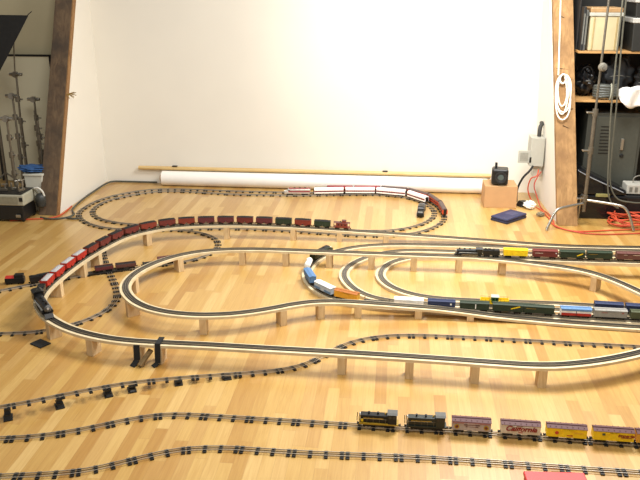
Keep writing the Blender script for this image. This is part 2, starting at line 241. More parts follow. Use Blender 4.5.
'yard_middle': [(2.701,6.467,0.022),(2.640,6.469,0.022),(2.580,6.471,0.022),(2.520,6.473,0.022),(2.460,6.475,0.022),(2.400,6.476,0.022),(2.340,6.477,0.022),(2.280,6.478,0.022),(2.220,6.479,0.022),(2.160,6.480,0.022),(2.100,6.480,0.022),(2.039,6.479,0.022),(1.979,6.479,0.022),(1.919,6.478,0.022),(1.859,6.478,0.022),(1.799,6.477,0.022),(1.739,6.476,0.022),(1.679,6.475,0.022),(1.619,6.474,0.022),(1.559,6.473,0.022),(1.498,6.472,0.022),(1.438,6.471,0.022),(1.378,6.470,0.022),(1.318,6.470,0.022),(1.258,6.469,0.022),(1.198,6.468,0.022),(1.138,6.467,0.022),(1.078,6.467,0.022),(1.018,6.466,0.022),(0.958,6.465,0.022),(0.897,6.464,0.022),(0.837,6.463,0.022),(0.777,6.463,0.022),(0.717,6.462,0.022),(0.657,6.461,0.022),(0.597,6.460,0.022),(0.537,6.460,0.022),(0.477,6.460,0.022),(0.417,6.459,0.022),(0.356,6.458,0.022),(0.296,6.456,0.022),(0.236,6.453,0.022),(0.177,6.447,0.022),(0.117,6.436,0.022),(0.060,6.419,0.022),(0.004,6.396,0.022),(-0.049,6.368,0.022),(-0.099,6.335,0.022),(-0.146,6.297,0.022),(-0.189,6.256,0.022),(-0.229,6.211,0.022),(-0.265,6.163,0.022),(-0.299,6.113,0.022),(-0.328,6.060,0.022),(-0.351,6.005,0.022),(-0.369,5.948,0.022),(-0.381,5.889,0.022),(-0.384,5.829,0.022),(-0.380,5.769,0.022),(-0.368,5.710,0.022),(-0.350,5.653,0.022),(-0.327,5.597,0.022),(-0.301,5.543,0.022),(-0.270,5.491,0.022),(-0.234,5.443,0.022),(-0.192,5.400,0.022),(-0.145,5.363,0.022),(-0.093,5.334,0.022),(-0.037,5.310,0.022),(0.020,5.293,0.022),(0.079,5.282,0.022),(0.139,5.275,0.022),(0.199,5.271,0.022),(0.259,5.268,0.022),(0.319,5.267,0.022),(0.379,5.267,0.022),(0.439,5.267,0.022),(0.500,5.268,0.022),(0.560,5.268,0.022),(0.620,5.269,0.022),(0.680,5.269,0.022),(0.740,5.269,0.022),(0.800,5.269,0.022),(0.860,5.267,0.022),(0.920,5.266,0.022),(0.980,5.264,0.022),(1.040,5.261,0.022),(1.101,5.259,0.022),(1.161,5.256,0.022),(1.221,5.253,0.022),(1.281,5.250,0.022),(1.341,5.247,0.022),(1.401,5.245,0.022),(1.461,5.242,0.022),(1.521,5.239,0.022),(1.581,5.235,0.022),(1.641,5.232,0.022),(1.701,5.228,0.022),(1.761,5.224,0.022),(1.821,5.220,0.022),(1.881,5.216,0.022),(1.941,5.212,0.022),(2.001,5.208,0.022),(2.061,5.204,0.022),(2.121,5.200,0.022),(2.181,5.196,0.022),(2.241,5.192,0.022)],
'yard_inner': [(2.641,6.302,0.022),(2.581,6.306,0.022),(2.521,6.309,0.022),(2.461,6.313,0.022),(2.401,6.316,0.022),(2.340,6.319,0.022),(2.280,6.321,0.022),(2.220,6.323,0.022),(2.160,6.325,0.022),(2.100,6.325,0.022),(2.039,6.325,0.022),(1.979,6.325,0.022),(1.919,6.324,0.022),(1.859,6.323,0.022),(1.798,6.322,0.022),(1.738,6.321,0.022),(1.678,6.319,0.022),(1.618,6.318,0.022),(1.558,6.316,0.022),(1.497,6.315,0.022),(1.437,6.313,0.022),(1.377,6.312,0.022),(1.317,6.311,0.022),(1.256,6.310,0.022),(1.196,6.310,0.022),(1.136,6.309,0.022),(1.076,6.310,0.022),(1.016,6.311,0.022),(0.955,6.312,0.022),(0.895,6.314,0.022),(0.835,6.315,0.022),(0.775,6.317,0.022),(0.714,6.318,0.022),(0.654,6.319,0.022),(0.594,6.319,0.022),(0.534,6.319,0.022),(0.474,6.318,0.022),(0.413,6.315,0.022),(0.354,6.308,0.022),(0.294,6.298,0.022),(0.236,6.282,0.022),(0.180,6.260,0.022),(0.127,6.231,0.022),(0.079,6.196,0.022),(0.035,6.154,0.022),(-0.002,6.107,0.022),(-0.032,6.054,0.022),(-0.055,5.999,0.022),(-0.071,5.941,0.022),(-0.080,5.881,0.022),(-0.081,5.821,0.022),(-0.072,5.762,0.022),(-0.056,5.704,0.022),(-0.031,5.649,0.022),(-0.000,5.597,0.022),(0.037,5.550,0.022),(0.080,5.508,0.022),(0.128,5.471,0.022),(0.180,5.441,0.022),(0.235,5.417,0.022),(0.292,5.399,0.022),(0.351,5.386,0.022),(0.411,5.378,0.022),(0.471,5.372,0.022),(0.531,5.369,0.022),(0.591,5.368,0.022),(0.651,5.367,0.022),(0.711,5.368,0.022),(0.772,5.369,0.022),(0.832,5.370,0.022),(0.892,5.370,0.022),(0.952,5.371,0.022),(1.013,5.371,0.022),(1.073,5.372,0.022),(1.133,5.372,0.022),(1.193,5.371,0.022),(1.253,5.371,0.022),(1.314,5.369,0.022),(1.374,5.367,0.022),(1.434,5.364,0.022),(1.494,5.361,0.022),(1.554,5.357,0.022),(1.614,5.352,0.022),(1.674,5.347,0.022),(1.734,5.342,0.022),(1.794,5.336,0.022),(1.854,5.330,0.022),(1.914,5.323,0.022),(1.974,5.317,0.022),(2.034,5.310,0.022),(2.094,5.303,0.022),(2.153,5.296,0.022),(2.213,5.289,0.022),(2.273,5.282,0.022)],
'front': [(-2.084,2.924,0.000),(-2.025,2.935,0.000),(-1.966,2.947,0.000),(-1.906,2.958,0.000),(-1.847,2.969,0.000),(-1.787,2.979,0.000),(-1.728,2.989,0.000),(-1.669,3.001,0.000),(-1.610,3.014,0.000),(-1.552,3.030,0.000),(-1.494,3.049,0.000),(-1.439,3.073,0.000),(-1.386,3.101,0.000),(-1.333,3.131,0.000),(-1.281,3.161,0.000),(-1.228,3.191,0.000),(-1.175,3.219,0.000),(-1.120,3.245,0.000),(-1.064,3.267,0.000),(-1.006,3.283,0.000),(-0.947,3.295,0.000),(-0.887,3.303,0.000),(-0.827,3.307,0.000),(-0.766,3.309,0.000),(-0.706,3.308,0.000),(-0.645,3.307,0.000),(-0.585,3.306,0.000),(-0.525,3.306,0.000),(-0.464,3.306,0.000),(-0.404,3.307,0.000),(-0.344,3.308,0.000),(-0.283,3.310,0.000),(-0.223,3.312,0.000),(-0.163,3.314,0.000),(-0.102,3.317,0.000),(-0.042,3.319,0.000),(0.018,3.321,0.000),(0.079,3.323,0.000),(0.139,3.325,0.000),(0.200,3.326,0.000),(0.260,3.326,0.000),(0.320,3.326,0.000),(0.381,3.326,0.000),(0.441,3.325,0.000),(0.501,3.324,0.000),(0.562,3.323,0.000),(0.622,3.322,0.000),(0.683,3.321,0.000),(0.743,3.320,0.000),(0.803,3.318,0.000),(0.864,3.317,0.000),(0.924,3.315,0.000),(0.984,3.314,0.000),(1.045,3.313,0.000),(1.105,3.312,0.000),(1.166,3.311,0.000),(1.226,3.311,0.000),(1.286,3.310,0.000),(1.347,3.308,0.000),(1.407,3.307,0.000),(1.467,3.305,0.000)],
'diesel': [(-2.268,3.240,0.000),(-2.209,3.248,0.000),(-2.150,3.257,0.000),(-2.091,3.266,0.000),(-2.032,3.275,0.000),(-1.973,3.286,0.000),(-1.915,3.300,0.000),(-1.858,3.316,0.000),(-1.801,3.335,0.000),(-1.746,3.357,0.000),(-1.691,3.381,0.000),(-1.638,3.407,0.000),(-1.585,3.435,0.000),(-1.532,3.463,0.000),(-1.480,3.492,0.000),(-1.427,3.519,0.000),(-1.373,3.544,0.000),(-1.317,3.565,0.000),(-1.260,3.582,0.000),(-1.201,3.593,0.000),(-1.141,3.598,0.000),(-1.082,3.600,0.000),(-1.022,3.600,0.000),(-0.963,3.599,0.000),(-0.903,3.599,0.000),(-0.843,3.598,0.000),(-0.784,3.598,0.000),(-0.724,3.597,0.000),(-0.664,3.597,0.000),(-0.605,3.596,0.000),(-0.545,3.596,0.000),(-0.485,3.595,0.000),(-0.426,3.594,0.000),(-0.366,3.593,0.000),(-0.306,3.592,0.000),(-0.247,3.591,0.000),(-0.187,3.590,0.000),(-0.127,3.589,0.000),(-0.068,3.588,0.000),(-0.008,3.587,0.000),(0.052,3.587,0.000),(0.111,3.587,0.000),(0.171,3.587,0.000),(0.231,3.588,0.000),(0.290,3.589,0.000),(0.350,3.589,0.000),(0.410,3.588,0.000),(0.469,3.587,0.000),(0.529,3.585,0.000),(0.589,3.583,0.000),(0.648,3.582,0.000),(0.708,3.580,0.000),(0.768,3.579,0.000),(0.827,3.577,0.000),(0.887,3.576,0.000),(0.947,3.574,0.000),(1.006,3.572,0.000),(1.066,3.570,0.000),(1.126,3.568,0.000),(1.185,3.567,0.000),(1.245,3.565,0.000),(1.305,3.564,0.000),(1.364,3.562,0.000),(1.424,3.561,0.000),(1.483,3.559,0.000),(1.543,3.558,0.000),(1.603,3.557,0.000)],
'pier': [(-2.342,3.387,0.070),(-2.286,3.408,0.070),(-2.229,3.430,0.070),(-2.174,3.453,0.069),(-2.120,3.479,0.068),(-2.068,3.509,0.066),(-2.017,3.540,0.064),(-1.967,3.574,0.062),(-1.917,3.608,0.059),(-1.867,3.641,0.057),(-1.817,3.674,0.054),(-1.767,3.707,0.052),(-1.716,3.740,0.049),(-1.666,3.772,0.046),(-1.614,3.803,0.043),(-1.561,3.831,0.041),(-1.507,3.858,0.037),(-1.453,3.884,0.034),(-1.398,3.907,0.031),(-1.342,3.930,0.028),(-1.286,3.951,0.025),(-1.229,3.972,0.022),(-1.173,3.992,0.020),(-1.116,4.011,0.017),(-1.059,4.030,0.014),(-1.002,4.050,0.012),(-0.945,4.069,0.009),(-0.888,4.088,0.006),(-0.831,4.107,0.004),(-0.775,4.127,0.002),(-0.718,4.147,0.001),(-0.662,4.170,0.000),(-0.609,4.197,0.000),(-0.558,4.230,0.000),(-0.512,4.269,0.000),(-0.472,4.313,0.000),(-0.435,4.361,0.000),(-0.401,4.410,0.000),(-0.367,4.460,0.000),(-0.330,4.507,0.000),(-0.289,4.551,0.000),(-0.245,4.592,0.000),(-0.197,4.628,0.000),(-0.145,4.659,0.000),(-0.091,4.684,0.000),(-0.034,4.705,0.000),(0.024,4.721,0.000),(0.083,4.732,0.000),(0.142,4.740,0.000),(0.202,4.745,0.000),(0.262,4.747,0.000),(0.323,4.749,0.000),(0.383,4.749,0.000),(0.443,4.750,0.000),(0.503,4.750,0.000),(0.563,4.750,0.000),(0.623,4.749,0.000),(0.683,4.749,0.000),(0.743,4.748,0.000),(0.804,4.746,0.000),(0.864,4.744,0.000),(0.924,4.742,0.000),(0.984,4.740,0.000),(1.044,4.738,0.000),(1.104,4.736,0.000),(1.164,4.734,0.000),(1.224,4.733,0.000),(1.284,4.731,0.000),(1.345,4.730,0.000),(1.405,4.729,0.000),(1.465,4.728,0.000),(1.525,4.727,0.000),(1.585,4.725,0.000),(1.645,4.724,0.000),(1.705,4.722,0.000),(1.765,4.720,0.000),(1.826,4.718,0.000),(1.886,4.716,0.000),(1.946,4.714,0.000),(2.006,4.712,0.000)],
'wall_outer': [(-2.734,8.316,0.000),(-2.676,8.327,0.000),(-2.616,8.334,0.000),(-2.556,8.338,0.000),(-2.497,8.341,0.000),(-2.437,8.342,0.000),(-2.377,8.342,0.000),(-2.317,8.341,0.000),(-2.257,8.341,0.000),(-2.197,8.339,0.000),(-2.137,8.337,0.000),(-2.078,8.334,0.000),(-2.018,8.331,0.000),(-1.958,8.328,0.000),(-1.898,8.325,0.000),(-1.838,8.323,0.000),(-1.779,8.322,0.000),(-1.719,8.321,0.000),(-1.659,8.321,0.000),(-1.599,8.322,0.000),(-1.539,8.323,0.000),(-1.479,8.324,0.000),(-1.419,8.325,0.000),(-1.360,8.327,0.000),(-1.300,8.329,0.000),(-1.240,8.332,0.000),(-1.180,8.335,0.000),(-1.120,8.338,0.000),(-1.061,8.342,0.000),(-1.001,8.346,0.000),(-0.941,8.351,0.000),(-0.882,8.356,0.000),(-0.822,8.362,0.000),(-0.762,8.368,0.000),(-0.703,8.374,0.000),(-0.643,8.379,0.000),(-0.583,8.385,0.000),(-0.524,8.390,0.000),(-0.464,8.395,0.000),(-0.404,8.400,0.000),(-0.345,8.404,0.000),(-0.285,8.408,0.000),(-0.225,8.411,0.000),(-0.165,8.413,0.000),(-0.106,8.414,0.000),(-0.046,8.412,0.000),(0.014,8.406,0.000),(0.072,8.394,0.000),(0.129,8.376,0.000),(0.184,8.351,0.000),(0.235,8.320,0.000),(0.282,8.283,0.000),(0.326,8.242,0.000),(0.365,8.197,0.000),(0.399,8.148,0.000),(0.428,8.096,0.000),(0.453,8.041,0.000),(0.474,7.985,0.000),(0.491,7.928,0.000),(0.506,7.869,0.000),(0.518,7.811,0.000),(0.528,7.752,0.000),(0.535,7.692,0.000),(0.540,7.633,0.000),(0.541,7.573,0.000),(0.538,7.513,0.000),(0.529,7.454,0.000),(0.515,7.396,0.000),(0.495,7.339,0.000),(0.471,7.284,0.000),(0.443,7.232,0.000),(0.411,7.181,0.000),(0.376,7.132,0.000),(0.337,7.087,0.000),(0.295,7.045,0.000),(0.249,7.006,0.000),(0.200,6.972,0.000),(0.147,6.943,0.000),(0.093,6.919,0.000),(0.036,6.899,0.000),(-0.021,6.883,0.000),(-0.080,6.871,0.000),(-0.139,6.863,0.000),(-0.199,6.858,0.000),(-0.259,6.856,0.000),(-0.319,6.856,0.000),(-0.378,6.859,0.000),(-0.438,6.863,0.000),(-0.498,6.869,0.000),(-0.557,6.875,0.000),(-0.617,6.882,0.000),(-0.676,6.889,0.000),(-0.736,6.896,0.000),(-0.795,6.903,0.000),(-0.855,6.911,0.000),(-0.914,6.918,0.000),(-0.973,6.925,0.000),(-1.033,6.931,0.000),(-1.093,6.937,0.000),(-1.152,6.941,0.000),(-1.212,6.945,0.000),(-1.272,6.947,0.000),(-1.332,6.948,0.000),(-1.392,6.949,0.000),(-1.451,6.948,0.000),(-1.511,6.946,0.000),(-1.571,6.943,0.000),(-1.631,6.939,0.000),(-1.690,6.934,0.000),(-1.750,6.927,0.000),(-1.809,6.920,0.000),(-1.869,6.912,0.000),(-1.928,6.903,0.000),(-1.987,6.894,0.000),(-2.046,6.885,0.000),(-2.105,6.875,0.000),(-2.164,6.865,0.000),(-2.224,6.855,0.000),(-2.283,6.846,0.000),(-2.342,6.837,0.000),(-2.401,6.829,0.000),(-2.461,6.822,0.000),(-2.520,6.817,0.000),(-2.580,6.813,0.000),(-2.640,6.812,0.000),(-2.700,6.815,0.000),(-2.759,6.823,0.000),(-2.817,6.836,0.000),(-2.874,6.855,0.000),(-2.929,6.880,0.000),(-2.981,6.908,0.000),(-3.031,6.941,0.000),(-3.079,6.978,0.000),(-3.123,7.018,0.000),(-3.164,7.062,0.000),(-3.202,7.108,0.000),(-3.235,7.158,0.000),(-3.264,7.210,0.000),(-3.288,7.265,0.000),(-3.305,7.322,0.000),(-3.316,7.381,0.000),(-3.321,7.441,0.000),(-3.321,7.501,0.000),(-3.318,7.561,0.000),(-3.312,7.620,0.000),(-3.302,7.679,0.000),(-3.290,7.738,0.000),(-3.273,7.795,0.000),(-3.252,7.851,0.000),(-3.226,7.905,0.000),(-3.196,7.957,0.000),(-3.162,8.006,0.000),(-3.125,8.053,0.000),(-3.085,8.098,0.000),(-3.043,8.140,0.000),(-2.998,8.180,0.000),(-2.951,8.217,0.000),(-2.901,8.250,0.000),(-2.848,8.277,0.000),(-2.792,8.300,0.000),(-2.734,8.316,0.000)],
'wall_inner': [(-2.704,8.221,0.000),(-2.646,8.235,0.000),(-2.586,8.243,0.000),(-2.526,8.247,0.000),(-2.466,8.247,0.000),(-2.406,8.245,0.000),(-2.346,8.240,0.000),(-2.286,8.234,0.000),(-2.226,8.228,0.000),(-2.166,8.220,0.000),(-2.107,8.213,0.000),(-2.047,8.206,0.000),(-1.987,8.199,0.000),(-1.927,8.193,0.000),(-1.867,8.189,0.000),(-1.807,8.187,0.000),(-1.747,8.186,0.000),(-1.687,8.186,0.000),(-1.627,8.188,0.000),(-1.567,8.190,0.000),(-1.506,8.193,0.000),(-1.446,8.196,0.000),(-1.386,8.199,0.000),(-1.326,8.202,0.000),(-1.266,8.205,0.000),(-1.206,8.208,0.000),(-1.146,8.212,0.000),(-1.086,8.217,0.000),(-1.026,8.224,0.000),(-0.967,8.232,0.000),(-0.907,8.241,0.000),(-0.848,8.251,0.000),(-0.789,8.262,0.000),(-0.729,8.272,0.000),(-0.670,8.282,0.000),(-0.611,8.292,0.000),(-0.551,8.301,0.000),(-0.492,8.310,0.000),(-0.432,8.317,0.000),(-0.372,8.324,0.000),(-0.312,8.328,0.000),(-0.252,8.331,0.000),(-0.192,8.331,0.000),(-0.132,8.329,0.000),(-0.072,8.322,0.000),(-0.013,8.311,0.000),(0.045,8.295,0.000),(0.101,8.273,0.000),(0.154,8.245,0.000),(0.203,8.210,0.000),(0.249,8.170,0.000),(0.289,8.126,0.000),(0.326,8.078,0.000),(0.358,8.027,0.000),(0.385,7.974,0.000),(0.407,7.918,0.000),(0.425,7.860,0.000),(0.437,7.802,0.000),(0.444,7.742,0.000),(0.445,7.682,0.000),(0.440,7.622,0.000),(0.430,7.562,0.000),(0.414,7.504,0.000),(0.393,7.448,0.000),(0.368,7.393,0.000),(0.338,7.341,0.000),(0.305,7.291,0.000),(0.267,7.244,0.000),(0.226,7.201,0.000),(0.181,7.160,0.000),(0.133,7.124,0.000),(0.082,7.092,0.000),(0.029,7.065,0.000),(-0.028,7.043,0.000),(-0.086,7.028,0.000),(-0.145,7.019,0.000),(-0.205,7.014,0.000),(-0.265,7.012,0.000),(-0.325,7.012,0.000),(-0.386,7.014,0.000),(-0.446,7.016,0.000),(-0.506,7.019,0.000),(-0.566,7.022,0.000),(-0.626,7.025,0.000),(-0.686,7.029,0.000),(-0.746,7.033,0.000),(-0.806,7.037,0.000),(-0.866,7.041,0.000),(-0.926,7.046,0.000),(-0.986,7.049,0.000),(-1.046,7.053,0.000),(-1.106,7.055,0.000),(-1.167,7.057,0.000),(-1.227,7.058,0.000),(-1.287,7.058,0.000),(-1.347,7.057,0.000),(-1.407,7.056,0.000),(-1.467,7.054,0.000),(-1.528,7.052,0.000),(-1.588,7.049,0.000),(-1.648,7.046,0.000),(-1.708,7.042,0.000),(-1.768,7.038,0.000),(-1.828,7.034,0.000),(-1.888,7.029,0.000),(-1.948,7.023,0.000),(-2.008,7.017,0.000),(-2.067,7.010,0.000),(-2.127,7.002,0.000),(-2.187,6.995,0.000),(-2.246,6.988,0.000),(-2.306,6.981,0.000),(-2.366,6.977,0.000),(-2.426,6.974,0.000),(-2.487,6.973,0.000),(-2.547,6.975,0.000),(-2.607,6.980,0.000),(-2.666,6.989,0.000),(-2.725,7.001,0.000),(-2.783,7.017,0.000),(-2.840,7.037,0.000),(-2.895,7.061,0.000),(-2.947,7.090,0.000),(-2.997,7.124,0.000),(-3.043,7.163,0.000),(-3.084,7.207,0.000),(-3.121,7.255,0.000),(-3.151,7.306,0.000),(-3.176,7.361,0.000),(-3.193,7.419,0.000),(-3.205,7.478,0.000),(-3.210,7.538,0.000),(-3.209,7.598,0.000),(-3.202,7.658,0.000),(-3.189,7.717,0.000),(-3.170,7.774,0.000),(-3.145,7.828,0.000),(-3.114,7.880,0.000),(-3.078,7.928,0.000),(-3.040,7.974,0.000),(-2.999,8.019,0.000),(-2.956,8.061,0.000),(-2.911,8.101,0.000),(-2.864,8.138,0.000),(-2.814,8.171,0.000),(-2.760,8.199,0.000),(-2.704,8.221,0.000)],
'cross': [(-2.969,4.447,0.000),(-2.910,4.454,0.000),(-2.850,4.460,0.000),(-2.790,4.468,0.000),(-2.731,4.475,0.000),(-2.671,4.483,0.000),(-2.612,4.493,0.000),(-2.553,4.505,0.000),(-2.495,4.521,0.000),(-2.439,4.542,0.000),(-2.385,4.569,0.000),(-2.335,4.602,0.000),(-2.288,4.640,0.000),(-2.245,4.681,0.000),(-2.205,4.726,0.000),(-2.170,4.775,0.000),(-2.142,4.828,0.000),(-2.119,4.884,0.000),(-2.103,4.941,0.000),(-2.093,5.001,0.000),(-2.091,5.061,0.000),(-2.096,5.121,0.000),(-2.109,5.179,0.000),(-2.127,5.237,0.000),(-2.149,5.292,0.000),(-2.175,5.347,0.000),(-2.202,5.400,0.000),(-2.231,5.453,0.000),(-2.260,5.506,0.000),(-2.289,5.558,0.000),(-2.319,5.610,0.000),(-2.349,5.663,0.000),(-2.378,5.715,0.000),(-2.406,5.768,0.000),(-2.435,5.821,0.000),(-2.462,5.874,0.000),(-2.490,5.928,0.000),(-2.517,5.981,0.000),(-2.544,6.035,0.000),(-2.570,6.089,0.000),(-2.594,6.144,0.000),(-2.617,6.200,0.000),(-2.637,6.256,0.000),(-2.653,6.314,0.000),(-2.663,6.374,0.000),(-2.666,6.434,0.000),(-2.660,6.493,0.000),(-2.645,6.551,0.000),(-2.620,6.606,0.000),(-2.586,6.656,0.000),(-2.545,6.699,0.000),(-2.497,6.736,0.000),(-2.446,6.766,0.000),(-2.391,6.791,0.000),(-2.334,6.810,0.000),(-2.276,6.824,0.000),(-2.216,6.834,0.000),(-2.156,6.839,0.000),(-2.096,6.840,0.000),(-2.036,6.835,0.000),(-1.977,6.824,0.000),(-1.920,6.807,0.000),(-1.865,6.784,0.000),(-1.812,6.754,0.000),(-1.763,6.720,0.000),(-1.719,6.679,0.000),(-1.680,6.633,0.000),(-1.648,6.582,0.000),(-1.624,6.527,0.000),(-1.607,6.470,0.000),(-1.597,6.411,0.000),(-1.596,6.351,0.000),(-1.603,6.291,0.000),(-1.617,6.233,0.000),(-1.640,6.177,0.000),(-1.669,6.125,0.000),(-1.706,6.077,0.000),(-1.748,6.034,0.000),(-1.794,5.996,0.000),(-1.844,5.963,0.000),(-1.897,5.934,0.000),(-1.950,5.907,0.000),(-2.004,5.880,0.000),(-2.059,5.855,0.000),(-2.113,5.829,0.000),(-2.168,5.804,0.000),(-2.222,5.778,0.000),(-2.276,5.753,0.000),(-2.330,5.726,0.000),(-2.383,5.698,0.000),(-2.436,5.668,0.000),(-2.487,5.637,0.000),(-2.537,5.604,0.000),(-2.588,5.571,0.000),(-2.637,5.538,0.000),(-2.687,5.504,0.000),(-2.736,5.469,0.000),(-2.785,5.434,0.000),(-2.834,5.399,0.000),(-2.882,5.363,0.000),(-2.930,5.326,0.000),(-2.977,5.289,0.000),(-3.023,5.251,0.000),(-3.070,5.214,0.000),(-3.118,5.177,0.000),(-3.165,5.140,0.000),(-3.213,5.104,0.000),(-3.261,5.068,0.000),(-3.309,5.031,0.000)],
}
HIGH_TRAIN = [(-0.472, 6.7176, 0.1165, -3.1398, 0.0444), (-0.6562, 6.718, 0.1244, 3.1368, 0.0411), (-0.8405, 6.7184, 0.1311, -3.1413, 0.0311), (-1.0248, 6.7173, 0.136, -3.1289, 0.0218), (-1.2091, 6.7129, 0.1394, -3.1067, 0.016), (-1.3932, 6.7036, 0.142, -3.0739, 0.0113), (-1.5767, 6.686, 0.1436, -3.0168, 0.0071), (-1.7587, 6.657, 0.1446, -2.9497, 0.0034), (-1.9376, 6.6133, 0.145, -2.8485, 0.0007), (-2.1067, 6.5422, 0.145, -2.6312, -0.0001), (-2.2549, 6.4345, 0.145, -2.3989, -0.0), (-2.3734, 6.295, 0.145, -2.142, 0.0), (-2.4507, 6.1291, 0.145, -1.883, -0.0), (-2.4989, 5.9513, 0.145, -1.7977, 0.0), (-2.5366, 5.7709, 0.145, -1.7539, 0.0), (-2.5638, 5.5886, 0.145, -1.6835, -0.0), (-2.5795, 5.4049, 0.145, -1.6305, 0.0), (-2.5867, 5.2207, 0.145, -1.5886, 0.0), (-2.583, 5.0365, 0.145, -1.5072, 0.0), (-2.5509, 4.8483, 0.145, -1.2822, 0.0), (-2.429, 4.6197, 0.145, -0.8962, 0.0)]
STRAIGHT_TRAIN = [(0.656, 6.03, 0.145, -3.1391, 0.0), (0.8362, 6.0306, 0.145, -3.1377, 0.0), (1.0364, 6.0313, 0.145, -3.1395, 0.0), (1.2766, 6.0308, 0.145, 3.1366, 0.0), (1.4969, 6.0304, 0.145, -3.1394, 0.0), (1.717, 6.0329, 0.145, -3.1198, 0.0), (1.9572, 6.0383, 0.145, -3.1295, 0.0)]
# yard
YARD_TRAIN = [(-0.6105, 6.196, 0.032, -2.0465, 0.0), (-0.6913, 5.8902, 0.032, -1.6132, 0.0), (-0.648, 5.6167, 0.032, -1.2177, 0.0), (-0.5026, 5.3816, 0.032, -0.7935, 0.0), (-0.3236, 5.2582, 0.032, -0.4262, 0.0), (-0.095, 5.1896, 0.032, -0.1638, 0.0), (0.1438, 5.1669, 0.032, -0.05, 0.0), (0.3838, 5.1584, 0.032, -0.0206, 0.0), (0.6239, 5.1548, 0.032, -0.0147, -0.0), (0.8639, 5.1479, 0.032, -0.0468, 0.0), (1.0836, 5.135, 0.032, -0.0649, 0.0), (1.3434, 5.1223, 0.032, -0.031, -0.0), (1.5835, 5.1161, 0.032, -0.0245, 0.0), (1.8235, 5.1082, 0.032, -0.0439, 0.0)]
MIDDLE_TRAIN = [(0.7847, 5.2684, 0.032, -0.0114, 0.0), (1.6029, 5.2339, 0.032, -0.0579, 0.0), (1.8222, 5.2199, 0.032, -0.0674, 0.0)]
DIESEL_TRAIN = [(-0.0361, 3.5877, 0.017, -0.0119, 0.0), (0.2238, 3.5879, 0.017, 0.0091, 0.0), (0.4637, 3.5865, 0.017, -0.0222, 0.0), (0.7235, 3.58, 0.017, -0.0253, 0.0), (0.9633, 3.5731, 0.017, -0.0321, 0.0), (1.2031, 3.5663, 0.017, -0.0247, 0.0), (1.4229, 3.5609, 0.017, -0.0243, 0.0)]
SILVER_TRAIN = [(-1.0899, 8.2196, 0.017, 0.0993, 0.0), (-0.7336, 8.2709, 0.017, 0.1708, 0.0), (-0.377, 8.32, 0.017, 0.092, 0.0), (-0.021, 8.3025, 0.017, -0.2241, 0.0), (0.2762, 8.1241, 0.017, -0.8585, 0.0)]
RED_TRAIN = [(0.5293, 7.7041, 0.017, -1.4624, 0.0), (0.4584, 8.0088, 0.017, -1.214, 0.0), (0.2877, 8.2648, 0.017, -0.7334, -0.0), (0.013, 8.3966, 0.017, -0.1603, 0.0), (-0.2998, 8.4059, 0.017, 0.0611, 0.0), (-0.6139, 8.3816, 0.017, 0.0908, 0.0)]
CROSS_CARS = [(-2.8188, 5.4095, 0.017, -2.5115, 0.0), (-2.4032, 5.6855, 0.017, -2.6251, 0.0), (-2.2436, 5.7679, 0.017, -2.7002, -0.0), (-2.0629, 5.8528, 0.017, -2.7005, 0.0), (-1.9372, 5.914, 0.017, -2.6761, 0.0)]
CROSSING = [(-2.3686, 5.7054, 0.017, -2.6465, 0.0)]
HIGH_BLOCKS = [(-1.5704, 6.6874, 0.1436, -3.0191, 0.0073), (-0.9316, 6.7183, 0.1338, -3.1371, 0.0259), (-0.4919, 6.7174, 0.1174, 3.1415, 0.0445), (-0.0525, 6.7262, 0.0977, -3.1083, 0.0495), (-2.2679, 6.425, 0.145, -2.381, -0.0), (-2.5254, 5.8315, 0.145, -1.7733, 0.0), (-2.5637, 5.5947, 0.145, -1.6853, 0.0), (-2.5877, 5.1756, 0.145, -1.5758, 0.0), (-2.3004, 4.4854, 0.145, -0.7029, 0.0), (-1.9355, 4.2834, 0.145, -0.319, 0.0), (-1.602, 4.2241, 0.145, -0.0454, 0.0), (-1.4621, 4.2209, 0.145, -0.0049, 0.0), (-0.2823, 4.2038, 0.145, -0.0237, 0.0), (0.1375, 4.1905, 0.145, -0.0377, 0.0), (0.537, 4.1716, 0.145, -0.056, 0.0), (0.9365, 4.163, 0.145, 0.09, 0.0), (1.6312, 5.7278, 0.145, 2.405, 0.0001)]
GRADE_BLOCKS = [(0.9363, 6.031, 0.145, -3.1376, 0.0), (0.576, 6.0298, 0.145, -3.1395, 0.0), (0.1956, 6.0292, 0.145, -3.1408, 0.0), (-0.1648, 6.0298, 0.145, 3.136, 0.0), (-0.5251, 6.0348, 0.145, 3.1219, 0.0), (-0.9054, 6.0385, 0.145, -3.1395, -0.0), (-1.2851, 6.0206, 0.145, -3.0179, 0.0), (-1.7918, 5.8072, 0.145, -2.3713, 0.0), (-2.0276, 5.312, 0.145, -1.6433, 0.0), (-1.8798, 4.8898, 0.145, -0.8653, 0.0), (-1.287, 4.6654, 0.145, 0.0813, 0.0), (-0.7677, 4.8592, 0.1441, 0.5642, -0.0122), (-0.5028, 4.9977, 0.1347, 0.3105, -0.0484), (-0.2276, 5.0443, 0.1195, 0.0842, -0.0575), (0.2111, 5.0719, 0.0922, 0.0638, -0.068), (0.5901, 5.074, 0.0641, -0.0447, -0.0845)]
PIERS = [(-2.1213, 3.4797, 0.085, 0.4786, -0.0282), (-1.8853, 3.6286, 0.0747, 0.5891, -0.0408), (-1.6511, 3.7805, 0.0625, 0.5403, -0.046), (-1.5287, 3.8473, 0.0557, 0.4613, -0.0512), (-1.2719, 3.9562, 0.0413, 0.3526, -0.047), (-0.9892, 4.0541, 0.0281, 0.3268, -0.0459)]
